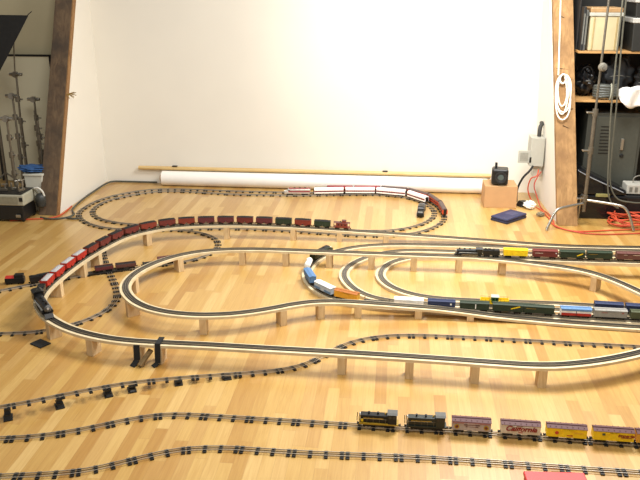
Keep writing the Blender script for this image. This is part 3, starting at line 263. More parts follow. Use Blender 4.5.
# ------------------------------------------------------------------ palette
FLOOR_COLS = ['#AB7F3E', '#B78F4C', '#BE9854', '#C39E5C', '#C9A667', '#B08545']
WALLC = '#E4DFD3'
M_wall = mat('white_painted_wall', WALLC, .85, var=.012, scale=2.5)
M_recess = mat('unlit_beige_wall', '#B3A888', .85, var=.04, scale=3)  # lack of light in the left recess is put into this beige
M_dark_recess = mat('dark_storage_wall', '#4A4840', .8, var=.1, scale=3)
M_floor = floor_material()
M_beam = wood('weathered_brown_beam', '#513E2C', '#6C573F', .75, (14, 14, 1.6), 1.5, .3, '#413529')
M_beam_edge = wood('sawn_beam_edge', '#7A5530', '#9A7344', .7, (20, 20, 2.), 1.5, .2)
M_tan_beam = wood('tan_pine_beam', '#856338', '#AB8353', .75, (16, 16, 1.3), 2, .2, '#7C5A34')
M_deck = wood('pale_plywood', '#C9B48C', '#DCCAA6', .6, (9, 9, 9), 1, .05)
M_block = wood('pine_block', '#BFA074', '#D6BC90', .65, (30, 30, 6), 1.5, .1)
M_bed = mat('black_track_bed', '#3C3832', .4, var=.15, scale=60)
M_rail = mat('tinplate_rail', '#BDB6AA', .42, .6, var=.1, scale=80)
M_rail_deck = mat('worn_deck_rail', '#A09A90', .32, .9, var=.1, scale=80)
M_tie = mat('black_steel_tie', '#1D1B19', .5, .2, var=.2, scale=60)
M_black = mat('black_plastic', '#151515', .4, var=.2, scale=40)
M_matt = mat('matt_black_fabric', '#191918', .9, var=.2, scale=25, bump=.2)
M_truck = mat('black_truck_casting', '#1E1C1A', .5, .3, var=.2, scale=90)
M_wheel = mat('steel_wheel', '#4B4845', .35, .8, var=.1, scale=90)
M_steel = mat('brushed_steel', '#A9A59C', .35, .9, var=.1, scale=40)
M_dsteel = mat('dull_dark_steel', '#7C7568', .42, .8, var=.15, scale=40)

# ------------------------------------------------------------------ the setting
BY = 8.635
o = MB().box((0, 5.6, -.05), (15, 12.4, .1)).build('floor', M_floor); struct(o)
o = MB().box((-.93, BY + .06, 1.6), (5.34, .12, 3.2)).build('wall_back', M_wall); struct(o)
# niche side walls: their front edge leans back along the beams
o = MB().prism([(BY, 0), (7.27, 0), (BY, 3.03)], 'x', -3.60, -3.502).build('wall_left', M_wall); struct(o)
vs = []
for dx in (0, .08):
    vs += [(1.675 + dx, 7.46, 0), (1.635 + dx, BY, 0), (1.475 + dx, BY, 3.2), (1.535 + dx, 8.26, 2.13)]
o = MB().add(vs, [(0, 1, 2, 3), (7, 6, 5, 4), (0, 4, 5, 1), (1, 5, 6, 2), (2, 6, 7, 3), (3, 7, 4, 0)]).build('wall_right', M_wall); struct(o)
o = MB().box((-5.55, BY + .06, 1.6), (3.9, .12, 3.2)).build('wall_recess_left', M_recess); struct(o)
o = MB().box((4.62, BY + .06, 1.6), (5.76, .12, 3.2)).build('wall_recess_right', M_dark_recess); struct(o)

def beam(name, a, b, w, d, face, edge, edge_w, side, label):
    """leaning timber from a to b (front face centre line), width w across, depth d"""
    a, b = Vector(a), Vector(b); t = thing(name, label, 'beam', a)
    b = b - a; a = Vector((0, 0, 0))
    ax = b.normalized(); across = Vector((1, 0, 0)); across = (across - ax * across.dot(ax)).normalized(); dep = across.cross(ax) * -1
    if dep.y < 0: dep = -dep
    def slab(u0, u1, m, nm):
        vs = [p + across * u + dep * q for p in (a, b) for q in (0, d) for u in (u0, u1)]
        for v in vs[:4]: v.z = 0.0
        return MB().add(vs, [(0, 1, 3, 2), (4, 6, 7, 5), (0, 4, 5, 1), (2, 3, 7, 6), (0, 2, 6, 4), (1, 5, 7, 3)]).build(nm, m, t, bevel=.004)
    slab(-w / 2, w / 2, face, 'timber')
    if edge: slab(side * w / 2, side * (w / 2 + edge_w), edge, 'edge_strip')
    return t
t = beam('leaning_beam', (-3.61, 7.215, 0), (-3.61, 8.60, 3.05), .19, .07, M_beam, M_beam_edge, .018, 1,
         'dark weathered timber beam leaning against the left end of the white wall')
t = beam('leaning_beam', (1.762, 7.40, 0), (1.62, 8.42, 2.78), .2, .08, M_tan_beam, None, 0, 1,
         'light tan timber beam with a white rope hung on it, at right')
M_crack = mat('dark_wood_crack', '#4A3521', .9)
for z, dx, ang, L in ((1.98, .0, 28, .09), (1.49, -.02, 6, .12), (1.10, .02, -14, .11), (.93, .02, 24, .11)):
    yb = 1.02 * z / 2.78 - .0005
    MB().box((0, 0, 0), (L, .003, .007), Matrix.Translation((-.142 * z / 2.78 + dx, yb, z)) @ Matrix.Rotation(R(ang), 4, 'Y')).build('crack', M_crack, t)

# ------------------------------------------------------------------ tracks
def rel(o, loc): o.location = -Vector(loc); return o
def trestle(path, label, blocks, cat='track', low=False, group=None):
    p = PATHS[path]; loc = (p[0][0], p[0][1], 0)
    t = thing('trestle_track' if not low else 'board_track', label, cat, loc, group=group)
    rel(MB().sweep(p, 0, .088, -.018 if not low else -.0219, 0).build('deck', M_deck, t), loc)
    rel(MB().sweep(p, 0, .046 if not low else .042, 0, .004).build('track_bed', M_bed if not low else mat('grey_track_bed', '#5F5B55', .45, var=.15, scale=60), t), loc)
    for off in (-.016, 0, .016):
        rel(MB().sweep(p, off, .0032, .004, .010).build('rail', M_rail_deck, t), loc)
    for (x, y, z, yaw, pitch) in blocks:
        h = z - .010 - .018
        if h < .02: continue
        M = Matrix.Translation((x - loc[0], y - loc[1], 0)) @ Matrix.Rotation(yaw, 4, 'Z')
        k = random.uniform(-.06, .06)
        MB().box((0, 0, h / 2), (.050, .090, h), M @ Matrix.Rotation(k, 4, 'Z')).build('support_block', M_block, t, bevel=.0015)
    return t
trestle('high_loop', 'large tall plywood trestle track carrying the long red hopper train around the left', HIGH_BLOCKS)
trestle('grade_loop', 'plywood trestle track with bare left curve inside the large one, sloping down at right', GRADE_BLOCKS)
trestle('yard_outer', 'low board track, outermost of three nested curves, with the long mixed freight train on it', [], low=True)
trestle('yard_middle', 'low board track, middle of three nested curves, carrying the yellow and green caboose', [], low=True)
trestle('yard_inner', 'low board track, innermost of three nested curves, with no train on it', [], low=True)

CAM = Vector((0, 0, 2.34))
tie_mesh = None
def floor_track(path, label):
    global tie_mesh
    p = PATHS[path]; loc = (p[0][0], p[0][1], 0)
    t = thing('floor_track', label, 'track', loc)
    for off in (-.016, 0, .016):
        o = rel(MB().sweep(p, off, .0024, .0080, .0150).build('rail', M_rail if off else M_rail_deck, t), loc)
    # metal ties: a close pair at every joint and two between
    S = [0]
    for a, b in zip(p, p[1:]): S.append(S[-1] + (Vector(b) - Vector(a)).length)
    spots = []; s = .02
    sec = S[-1] / max(1, round(S[-1] / .27))
    k = 0
    while k * sec < S[-1] - .03:
        for d in (.0145, .095, .175, .2555):
            s = k * sec + d * sec / .27
            if s > S[-1] - .005: continue
            i = next(j for j in range(len(S) - 1) if S[j + 1] >= s); f = (s - S[i]) / (S[i + 1] - S[i])
            P = lerp(p[i], p[i + 1], f); dv = Vector(p[i + 1]) - Vector(p[i]); spots.append((P, math.atan2(dv.y, dv.x)))
        k += 1
    spots.sort(key=lambda q: (q[0] - CAM).length)
    def tie_geo(mb, M=None):
        mb.box((0, 0, .004), (.020, .062, .008), M)
        for y in (-.016, 0, .016): mb.box((0, y, .0095), (.014, .007, .004), M)
    rest = MB(); nrest = 0
    for i, (P, a) in enumerate(spots):
        L = Vector(P) - Vector(loc)
        if i < 100:
            if tie_mesh is None:
                m = MB(); tie_geo(m); o = m.build('tie', M_tie, t); tie_mesh = o.data
            else:
                o = bpy.data.objects.new('tie', tie_mesh); C.objects.link(o); o.parent = t
            o.location = L; o.rotation_euler.z = a
        else:
            tie_geo(rest, Matrix.Translation(L) @ Matrix.Rotation(a, 4, 'Z')); nrest += 1
    if nrest:
        o = rest.build('far_ties', M_tie, t); o['kind'] = 'stuff'
    else: rest.bm.free()
    return t
floor_track('front', 'empty floor toy track running just behind the red box')
floor_track('diesel', 'floor toy track under the two black diesel engines and refrigerator cars')
floor_track('pier', 'floor toy track climbing onto small black piers at left, passing beneath the large trestle')
floor_track('wall_outer', 'outer oval of floor toy track by the white wall, carrying red coaches')
floor_track('wall_inner', 'inner oval of floor toy track by the white wall, carrying the silver streamliner')
floor_track('cross', 'floor toy track that loops and crosses itself at the left')

# black graduated piers
PW = ['tallest, at the left edge', 'second from the left edge', 'third from the left edge', 'fourth from the left edge', 'fifth from the left edge, low', 'last and lowest, a mere pad']
for (x, y, z, yaw, pitch), w in zip(PIERS, PW):
    h = z - .017
    t = thing('trestle_pier', 'black plastic trestle pier under the climbing floor track, ' + w, 'pier', (x, y, 0), yaw, group='black piers under the climbing floor track')
    MB().box((0, 0, .004), (.050, .074, .008)).build('base', M_black, t, bevel=.002)
    if h > .03:
        MB().prism([(-.032, .008), (.032, .008), (.012, h - .008), (-.012, h - .008)], 'x', -.014, .014).build('column', M_black, t)
        MB().box((0, 0, h * .5), (.036, .054, .006)).build('cross_plate', M_black, t)
    MB().box((0, 0, (max(h - .008, .008) + h) / 2), (.03, .05, h - max(h - .008, .008))).build('cap', M_black, t)

# crossing piece
x, y, z, yaw, _ = CROSSING[0]
t = thing('track_crossing', 'black crossing piece where the left floor track crosses itself', 'track', (x, y, 0), yaw)
for sgn in (-1, 1):
    MB().box((sgn * .105, 0, .0145), (.12 if sgn < 0 else .13, .068, .0115)).build('approach_plate', M_black, t, bevel=.002)
MB().box((0, 0, .0145), (.085, .085, .0115)).build('centre_plate', M_black, t, bevel=.002)

# ------------------------------------------------------------------ rolling stock
def paint(name, h, rough=.55, var=.08): return mat(name, h, rough, var=var, scale=60, spec=.3)
RED = paint('bright_red_paint', '#AC2E22'); MAROON = paint('maroon_paint', '#6C302A'); BROWNRED = paint('oxide_red_paint', '#7F3629')
DMAROON = paint('dark_maroon_paint', '#633033'); DGREEN = paint('dark_green_paint', '#2C3829'); OLIVE = paint('olive_paint', '#4B5038')
YELLOW = paint('yellow_paint', '#F0CC1C'); CREAM = paint('cream_paint', '#D9CDB6'); BLUE = paint('mid_blue_paint', '#5C7FA8'); NAVY = paint('navy_paint', '#2C3553')
WHITE = paint('white_paint', '#F2EFE8'); GREY = paint('grey_paint', '#8F8C85'); ORANGE = paint('orange_paint', '#DBA233'); TUSCAN = paint('tuscan_paint', '#6E4A46')
BROWN = paint('brown_paint', '#63403A'); BLACKP = paint('black_paint', '#1B1B1B', .38); SILVER = mat('silver_paint', '#C9C6C2', .35, .5, var=.05, scale=60)
COAL = mat('coal_load', '#141312', .8, var=.5, scale=300, bump=.8); STONE = mat('pale_load', '#A9A6A3', .8, var=.3, scale=250, bump=.5)
RORANGE = paint('red_orange_paint', '#C2492B'); DROOF = paint('brown_grey_roof', '#5B4A45'); GLASS = mat('dark_glass', '#20242A', .12, var=.05, spec=.6)
LGREY = paint('light_grey_paint', '#B9BCC0'); GOLD = paint('dull_gold_paint', '#B08A2E'); WINE = paint('wine_paint', '#8A2A30')

WHEELS = False
def truck(t, x, L=.05, up=.02):
    m = MB()
    for sy in (-1, 1):
        m.box((x, sy * .019, .0115), (L, .005, .008)); m.box((x, sy * .020, .012), (.016, .006, .013))
        if not WHEELS:
            for sx in (-1, 1): m.cyl((x + sx * L * .36, sy * .0185, .0085), (x + sx * L * .36, sy * .0135, .0085), .0085, n=10)
    m.box((x, 0, (.012 + up) / 2), (.014, .036, up - .012))
    for sx in (-1, 1): m.cyl((x + sx * L * .36, -.018, .0085), (x + sx * L * .36, .018, .0085), .0025, n=6)
    o = m.build('truck', M_truck, t)
    if WHEELS:
        for sx in (-1, 1):
            for sy in (-1, 1):
                MB().lathe((x + sx * L * .36, sy * .0165, .0085), [(.0085, -.003), (.0085, .002), (.004, .003)], 12, 'y').build('wheel', M_wheel, o, smooth=True)
    return o
def under(t, L, z=.02, w=.03, gap=.016):
    m = MB().box((0, 0, z - .003), (L - .01, w, .006))
    for s in (-1, 1):
        m.box((s * (L / 2 + gap / 2 - .003), 0, .013), (gap, .007, .006)); m.box((s * (L / 2 + gap - .006), 0, .013), (.006, .012, .009))
        m.box((s * (L / 2 - .012), 0, .0155), (.03, .007, .005))
    return m.build('underframe', M_truck, t)
def place(pose, name, label, cat, group, flip=False):
    x, y, z, yaw, pitch = pose
    if flip: yaw += PI; pitch = -pitch
    return thing(name, label, cat, (x, y, z), yaw, pitch, group)
def lettering(t, s, size, x, z, W, m, shear=0., side=-1, bold=0.):
    c = bpy.data.curves.new('lettering', 'FONT'); c.body = s; c.size = size; c.align_x = 'CENTER'; c.align_y = 'CENTER'
    c.extrude = .0003; c.shear = shear; c.offset = bold; c.materials.append(m)
    f = bpy.data.objects.new('lettering', c); C.objects.link(f)
    bpy.context.view_layer.update()
    me = bpy.data.meshes.new_from_object(f.evaluated_get(bpy.context.evaluated_depsgraph_get())); bpy.data.objects.remove(f)
    o = bpy.data.objects.new('lettering', me); C.objects.link(o); o.parent = t
    o.location = (x, side * (W / 2 + .0004), z); o.rotation_euler = (PI / 2, 0, 0 if side < 0 else PI)
    return o
def decal(t, name, x0, x1, z0, z1, W, m, sides=(-1, 1)):
    for s in sides: MB().box(((x0 + x1) / 2, s * (W / 2 + .0004), (z0 + z1) / 2), (x1 - x0, .0012, z1 - z0)).build(name, m, t)

def boxcar(pose, label, body, roof, L=.208, H=.049, W=.056, group=None, flip=False, door=None, cat='freight car', name='boxcar'):
    t = place(pose, name, label, cat, group, flip)
    z0 = .02; m = MB().box((0, 0, z0 + H / 2), (L, W, H))
    for i in range(13):
        x = -L / 2 + .004 + i * (L - .008) / 12
        if abs(x) < .024: continue
        for s in (-1, 1): m.box((x, s * W / 2, z0 + H / 2), (.0022, .0014, H - .004))
    for s in (-1, 1):
        for k in range(5): m.box((s * L / 2, -.02, z0 + .01 + k * .01), (.002, .012, .0015))
    m.build('body', body, t)
    r = .008 if name != 'refrigerator_car' else .013
    q = MB().prism([(-W / 2 - .002, z0 + H), (W / 2 + .002, z0 + H), (W / 2 + .002, z0 + H + .002), (0, z0 + H + r), (-W / 2 - .002, z0 + H + .002)], 'x', -L / 2 - .002, L / 2 + .002)
    q.box((0, 0, z0 + H + r + .0005), (L + .004, .011, .002))
    for i in range(7): q.box((-L / 2 + .016 + i * (L - .032) / 6, 0, z0 + H + r * .62), (.003, W * .8, .003))
    q.build('roof', roof, t)
    for s in (-1, 1):
        d = MB().box((0, s * (W / 2 + .001), z0 + H / 2 - .002), (.042, .003, H - .008)); d.box((0, s * (W / 2 + .002), z0 + H - .007), (.085, .003, .002))
        d.build('door', door or body, t)
    under(t, L, z0); truck(t, -L / 2 + .038); truck(t, L / 2 - .038)
    return t
def hopper(pose, label, body, load, L=.154, H=.048, W=.054, group=None):
    t = place(pose, 'hopper_car', label, 'freight car', group)
    z0 = .022
    m = MB().prism([(-L / 2, z0 + H), (-L / 2, z0 + H * .22), (-L / 2 + .022, z0 + H * .1), (-.03, z0 - .006), (-.012, z0 - .006), (-.004, z0 + .012), (.004, z0 + .012), (.012, z0 - .006), (.03, z0 - .006), (L / 2 - .022, z0 + H * .1), (L / 2, z0 + H * .22), (L / 2, z0 + H)], 'y', -W / 2, W / 2)
    for s in (-1, 1):
        for i in range(7): m.box((-L / 2 + .006 + i * (L - .012) / 6, s * W / 2, z0 + H * .6), (.003, .003, H * .76))
        m.box((0, s * W / 2, z0 + H - .002), (L + .002, .004, .004)); m.box((0, s * W / 2, z0 + H * .24), (L - .004, .003, .005))
        m.box((s * (L / 2 - .014), 0, z0 + .003), (.03, W * .8, .005))
    m.build('body', body, t)
    q = MB(); n = 12; vs = []; fs = []
    for i in range(n + 1):
        for j in range(5):
            x = -L / 2 + .004 + i * (L - .008) / n; y = -W / 2 + .003 + j * (W - .006) / 4
            e = math.sin(PI * i / n) ** .35 * math.sin(PI * j / 4) ** .7
            vs.append((x, y, z0 + H + .001 + e * (.007 + random.uniform(0, .003))))
    for i in range(n):
        for j in range(4): fs.append((i * 5 + j, i * 5 + j + 1, i * 5 + j + 6, i * 5 + j + 5))
    q.add(vs, fs); q.box((0, 0, z0 + H - .001), (L - .006, W - .004, .004)); q.build('load', load, t)
    under(t, L, .018, .02, .016); truck(t, -L / 2 + .03, .042); truck(t, L / 2 - .03, .042)
    return t
def caboose(pose, label, body, roof, L=.165, W=.054, group=None, end=None, cup=0.):
    t = place(pose, 'caboose', label, 'caboose', group)
    z0 = .02; H = .046; B = L - .046
    m = MB().box((0, 0, z0 + H / 2), (B, W, H)); m.box((0, 0, z0 + .002), (L, W, .005)); m.build('body', body, t)
    for s in (-1, 1):
        for x in (-.032, .0, .032): MB().box((x, s * (W / 2 + .0002), z0 + H * .6), (.012, .0016, .013)).build('window', GLASS, t)
    MB().prism([(-W / 2 - .003, z0 + H), (W / 2 + .003, z0 + H), (0, z0 + H + .008)], 'x', -L / 2, L / 2).build('roof', roof, t)
    c = MB().box((cup, 0, z0 + H + .012), (.038, W * .82, .020)).build('cupola', body, t)
    MB().prism([(-W * .45, z0 + H + .022), (W * .45, z0 + H + .022), (0, z0 + H + .027)], 'x', cup - .022, cup + .022).build('cupola_roof', roof, c)
    MB().cyl((cup + .035, .012, z0 + H), (cup + .035, .012, z0 + H + .018), .004, n=8).build('smokestack', M_black, t)
    r = MB()
    for s in (-1, 1):
        x = s * (L / 2 - .002)
        for y in (-.024, 0, .024): r.cyl((x, y, z0 + .004), (x, y, z0 + .026), .001, n=5)
        r.cyl((x, -.024, z0 + .026), (x, .024, z0 + .026), .001, n=5)
        for y in (-.024, .024): r.cyl((x, y, z0), (x, y, z0 + H), .001, n=5)
    r.build('railing', end or body, t)
    under(t, L, z0, gap=.014); truck(t, -L / 2 + .036, .042); truck(t, L / 2 - .036, .042)
    return t
def gondola(pose, label, body, load=None, L=.215, H=.028, W=.056, group=None, name='gondola_car'):
    t = place(pose, name, label, 'freight car', group)
    z0 = .02; m = MB().box((0, 0, z0 + .003), (L, W, .006))
    for s in (-1, 1):
        m.box((0, s * (W / 2 - .0015), z0 + H / 2), (L, .003, H)); m.box((s * (L / 2 - .0015), 0, z0 + H / 2), (.003, W, H)); m.box((0, s * W / 2, z0 + H), (L + .002, .004, .003))
        for i in range(9): m.box((-L / 2 + .006 + i * (L - .012) / 8, s * (W / 2 + .001), z0 + H / 2), (.003, .003, H))
    m.build('body', body, t)
    if load: MB().box((0, 0, z0 + H * .55), (L - .008, W - .008, H * .8)).build('load', load, t, bevel=.004)
    under(t, L, z0); truck(t, -L / 2 + .038); truck(t, L / 2 - .038)
    return t
def flatcar(pose, label, body, L=.215, group=None):
    t = place(pose, 'flat_car', label, 'freight car', group)
    m = MB().box((0, 0, .023), (L, .056, .008))
    for s in (-1, 1):
        for i in range(8): m.box((-L / 2 + .015 + i * (L - .03) / 7, s * .0285, .023), (.005, .003, .008))
    m.build('body', body, t)
    st = MB()
    for s in (-1, 1): st.cyl((s * (L / 2 - .006), .018, .027), (s * (L / 2 - .006), .018, .045), .0012, n=5); st.lathe((s * (L / 2 - .006), .018, .045), [(.006, -.0012), (.006, .0012)], 10)
    st.build('brake_wheel', M_truck, t)
    under(t, L, .02); truck(t, -L / 2 + .038); truck(t, L / 2 - .038)
    return t
def tankcar(pose, label, body, L=.2, group=None, r=.026):
    t = place(pose, 'tank_car', label, 'freight car', group)
    z = .022 + r
    MB().lathe((0, 0, z), [(r * .55, -L / 2 + .004), (r * .9, -L / 2 + .009), (r, -L / 2 + .018), (r, L / 2 - .018), (r * .9, L / 2 - .009), (r * .55, L / 2 - .004)], 20, 'x').build('tank', body, t, smooth=True)
    MB().lathe((0, 0, z + r * .85), [(.016, 0), (.016, .014), (.008, .019)], 14).build('dome', body, t, smooth=True)
    MB().box((0, 0, .021), (L, .04, .005)).build('frame', M_truck, t)
    h = MB()
    for s in (-1, 1):
        h.tube([(-L / 2 + .012, s * (r + .003), z + .003), (L / 2 - .012, s * (r + .003), z + .003)], .001, 5)
    h.build('handrail', M_steel, t)
    under(t, L, .02); truck(t, -L / 2 + .036); truck(t, L / 2 - .036)
    return t
def coach(pose, label, body, roof, band, L=.33, W=.06, H=.048, group=None, tail=False):
    t = place(pose, 'passenger_car', label, 'passenger car', group)
    z0 = .018
    MB().box((0, 0, z0 + H / 2), (L, W, H)).build('body', body, t, bevel=.002)
    pr = [(W / 2 * math.cos(a), z0 + H - .001 + .017 * math.sin(a)) for a in [PI * i / 10 for i in range(11)]]
    MB().prism(pr, 'x', -L / 2, L / 2).build('roof', roof, t, smooth=True)
    decal(t, 'colour_band', -L / 2 + .001, L / 2 - .001, z0 + H * .36, z0 + H * .68, W, band)
    n = int(L / .026)
    for s in (-1, 1):
        for i in range(n):
            MB().box((-L / 2 + .022 + i * (L - .044) / (n - 1), s * (W / 2 + .0012), z0 + H * .54), (.014, .0012, .008)).build('window', GLASS, t)
    for s in (-1, 1): MB().box((s * (L / 2 + .004), 0, z0 + .028), (.008, .034, .046)).build('diaphragm', M_black, t)
    under(t, L, .019, gap=.016); truck(t, -L / 2 + .052, .06); truck(t, L / 2 - .052, .06)
    return t
def cab_diesel(pose, label, body, band, roof, L=.31, W=.058, H=.058, group=None, flip=False, name='diesel_engine'):
    """streamlined diesel: rounded body with a sloped nose at +x"""
    t = place(pose, name, label, 'locomotive', group, flip)
    z0 = .016; h = L / 2
    prof = [(-h, z0), (h - .002, z0), (h, z0 + .012), (h - .006, z0 + H * .55), (h - .034, z0 + H * .63), (h - .048, z0 + H), (-h, z0 + H)]
    MB().prism(prof, 'y', -W / 2, W / 2).build('body', body, t, bevel=.006, smooth=True)
    MB().prism([(-W / 2 + .004, z0 + H - .001), (W / 2 - .004, z0 + H - .001), (W / 4, z0 + H + .007), (-W / 4, z0 + H + .007)], 'x', -h + .002, h - .054).build('roof', roof, t, smooth=True)
    decal(t, 'colour_band', -h + .004, h - .05, z0 + H * .35, z0 + H * .6, W, band)
    MB().box((h - .042, 0, z0 + H * .80), (.004, W * .7, .013)).build('windscreen', GLASS, t)
    for s in (-1, 1): MB().box((h - .058, s * W / 2, z0 + H * .76), (.016, .002, .012)).build('cab_window', GLASS, t)
    MB().cyl((h - .014, 0, z0 + H * .5), (h + .001, 0, z0 + H * .5), .006, n=10).build('headlight', WHITE, t)
    v = MB()
    for x in (-.09, -.03, .03): v.cyl((x, 0, z0 + H + .006), (x, 0, z0 + H + .011), .012, n=12)
    v.build('roof_fan', M_truck, t)
    under(t, L, .019); truck(t, -h + .065, .075, .018); truck(t, h - .065, .075, .018)
    return t
def steam_engine(pose, label, S=1., group=None, flip=False, low=False):
    t = place(pose, 'steam_engine', label, 'locomotive', group, flip)
    b = BLACKP; k = S
    r = .020 * k; z = .046 * k; L = .24 * k; h = L / 2
    MB().box((0, 0, .019 * k), (L * .95, .03 * k, .010 * k)).build('frame', M_truck, t)
    MB().lathe((0, 0, z), [(r * .7, h - .004), (r * .95, h - .006), (r, h - .012), (r, .02 * k), (r * 1.12, -.03 * k), (r * 1.12, -h + .055 * k)], 20, 'x').build('boiler', b, t, smooth=True)
    MB().lathe((0, 0, z), [(r * .98, h - .005), (r * .8, h), (r * .3, h + .003)], 18, 'x').build('smokebox_front', mat('graphite_front', '#55534F', .5, .3), t, smooth=True)
    MB().lathe((h - .028 * k, 0, z + r * .9), [(.007 * k, 0), (.006 * k, .008 * k), (.008 * k, .013 * k)], 12).build('smokestack', b, t, smooth=True)
    for x in (h - .075 * k, -.005 * k):
        MB().lathe((x, 0, z + r * .9), [(.012 * k, 0), (.011 * k, .006 * k), (.005 * k, .011 * k)], 12).build('dome', b, t, smooth=True)
    MB().box((-h + .028 * k, 0, z + .004 * k), (.056 * k, .054 * k, .050 * k)).build('cab', b, t, bevel=.002)
    MB().prism([(-.03 * k, z + .029 * k), (.03 * k, z + .029 * k), (.016 * k, z + .036 * k), (-.016 * k, z + .036 * k)], 'x', -h - .004, -h + .06 * k).build('cab_roof', b, t)
    for s in (-1, 1): MB().box((-h + .028 * k, s * .0272 * k, z + .012 * k), (.026 * k, .001, .014 * k)).build('cab_window', GLASS, t)
    for s in (-1, 1):
        for i in range(4):
            MB().lathe((-.062 * k + i * .038 * k, s * .0185, .017 * k), [(.017 * k, -.003), (.017 * k, .002), (.006 * k, .004)], 18, 'y').build('drive_wheel', M_wheel, t, smooth=True)
        MB().box((-.005 * k, s * .0245, .015 * k), (.15 * k, .002, .004 * k)).build('side_rod', M_steel, t)
        MB().cyl((h - .05 * k, s * .022 * k, .024 * k), (h - .015 * k, s * .022 * k, .024 * k), .009 * k, n=12).build('cylinder', b, t)
        MB().box((.01 * k, s * .024 * k, .036 * k), (L * .72, .010 * k, .003)).build('running_board', mat('pale_edge', '#8B8982', .5), t)
    MB().prism([(h - .004, .004), (h + .022 * k, .004), (h + .006, .022 * k), (h - .004, .022 * k)], 'y', -.022 * k, .022 * k).build('pilot', M_truck, t)
    MB().cyl((h - .004, 0, z + r * .2), (h + .009, 0, z + r * .2), .006 * k, n=12).build('headlight', SILVER, t)
    truck(t, h - .022 * k, .03, .018 * k); truck(t, -h + .03 * k, .03, .018 * k)
    return t
def tender(pose, label, group=None, S=1., body=None, L=.15, flip=False):
    t = place(pose, 'tender', label, 'tender', group, flip); L *= S; H = .042 * S; W = .054
    m = MB().box((0, 0, .02 + H / 2), (L, W, H)); m.build('body', body or BLACKP, t, bevel=.002)
    q = MB()
    for i in range(8): q.box((-.3 * L + i * L * .6 / 7 + .1 * L, random.uniform(-.008, .008), .02 + H + .001), (L * .1, W * .6, random.uniform(.008, .016)))
    q.build('coal', COAL, t, bevel=.003)
    MB().box((-L * .3, 0, .02 + H + .002), (L * .35, W * .85, .004)).build('water_hatch', body or BLACKP, t)
    under(t, L, .02, gap=.014); truck(t, -L / 2 + .032); truck(t, L / 2 - .032)
    return t
def switcher(pose, label, body, stripe, L=.215, group=None, bright=False):
    """end-cab diesel: long low hood to +x, cab at -x"""
    t = place(pose, 'switcher_engine', label, 'locomotive', group, True)
    h = L / 2; z0 = .022
    MB().box((0, 0, z0 + .003), (L, .056, .008)).build('footplate', mat('dull_yellow_paint', '#A88620', .5) if bright else body, t)
    hood = MB().box((.024, 0, z0 + .030), (L - .062, .040, .046)).build('hood', body, t, bevel=.003)
    for sd in (-1, 1):
        g = MB()
        for i in range(8): g.box((.042 + i * .011, sd * .0204, z0 + .03), (.004, .001, .026))
        g.build('louver_panel', M_truck, hood)
    MB().box((h - .006, 0, z0 + .031), (.004, .030, .036)).build('radiator_grille', M_steel, t)
    cab = MB().box((-h + .034, 0, z0 + .036), (.048, .056, .060)).build('cab', body, t, bevel=.002)
    MB().prism([(-.031, z0 + .066), (.031, z0 + .066), (.018, z0 + .073), (-.018, z0 + .073)], 'x', -h + .006, -h + .062).build('cab_roof', LGREY if False else mat('grey_black_roof', '#55534E', .5), cab)
    for s in (-1, 1):
        for x in (-.012, .012): MB().box((-h + .034 + x, s * .0283, z0 + .050), (.016, .001, .016)).build('cab_window', GLASS, cab)
        MB().box((-h + .0585, s * .018, z0 + .054), (.001, .012, .014)).build('cab_window', GLASS, cab)
    for x in (.005, .055): MB().lathe((x, 0, z0 + .052), [(.005, 0), (.005, .012), (.0065, .013)], 10).build('exhaust_stack', M_black, t)
    MB().lathe((-.035, .0, z0 + .053), [(.004, 0), (.005, .004), (.002, .009)], 10).build('bell', GOLD, t)
    q = MB()
    for s in (-1, 1): q.box((.03, s * .0206, z0 + .034), (.11, .0012, .006))
    q.build('stripe', stripe, t)
    if bright: decal(t, 'nose_panel', .085, h - .01, z0 + .012, z0 + .03, .04, YELLOW)
    r = MB()
    for s in (-1, 1):
        r.tube([(-h + .062, s * .026, z0 + .034), (h - .006, s * .026, z0 + .034)], .0009, 5)
        for i in range(5): r.cyl((-h + .07 + i * .034, s * .026, z0 + .006), (-h + .07 + i * .034, s * .026, z0 + .034), .0008, n=5)
    r.build('handrail', M_dsteel, t)
    MB().cyl((h - .006, 0, z0 + .051), (h - .001, 0, z0 + .051), .005, n=10).build('headlight', WHITE, t)
    MB().box((0, 0, .015), (.06, .044, .014)).build('fuel_tank', M_truck, t)
    under(t, L, .02); truck(t, -h + .05, .06); truck(t, h - .05, .06)
    return t

# --- long red train on the tall trestle (first entry is the caboose)
G = 'cars of the long red hopper train'
ORD = ['', 'first', 'second', 'third', 'fourth', 'fifth', 'sixth', 'seventh', 'eighth', 'ninth', 'tenth', 'eleventh', 'twelfth', 'thirteenth', 'fourteenth']
caboose(HIGH_TRAIN[0], 'oxide red toy caboose at the tail of the long train on the tall trestle', BROWNRED, BROWN, L=.155, group=G, cup=-.02)
spec = [(DGREEN, 'dark green'), (BROWNRED, 'oxide red'), (DGREEN, 'dark green'), (DMAROON, 'dark maroon'), (MAROON, 'maroon'), (DMAROON, 'dark maroon'), (DMAROON, 'dark maroon'), (BROWNRED, 'oxide red'), (MAROON, 'maroon'), (BROWNRED, 'oxide red'), (MAROON, 'maroon'), (MAROON, 'maroon'), (MAROON, 'maroon'), (BROWNRED, 'oxide red')]
for i, (c, n) in enumerate(spec):
    hopper(HIGH_TRAIN[1 + i], '%s toy hopper car with dark load, %s car ahead of the red caboose' % (n, ORD[i + 1]), c, COAL, group=G)
    L = .16
for i in range(4):
    hopper(HIGH_TRAIN[15 + i], 'bright red toy hopper car with pale grey load, %s behind the black tender' % ORD[4 - i], RED, STONE, group=G)
tender(HIGH_TRAIN[19], 'black tender between the long steam engine and the bright red hopper cars', S=1.05)
steam_engine(HIGH_TRAIN[20], 'long black steam engine rounding the left end of the tall trestle', 1.32)

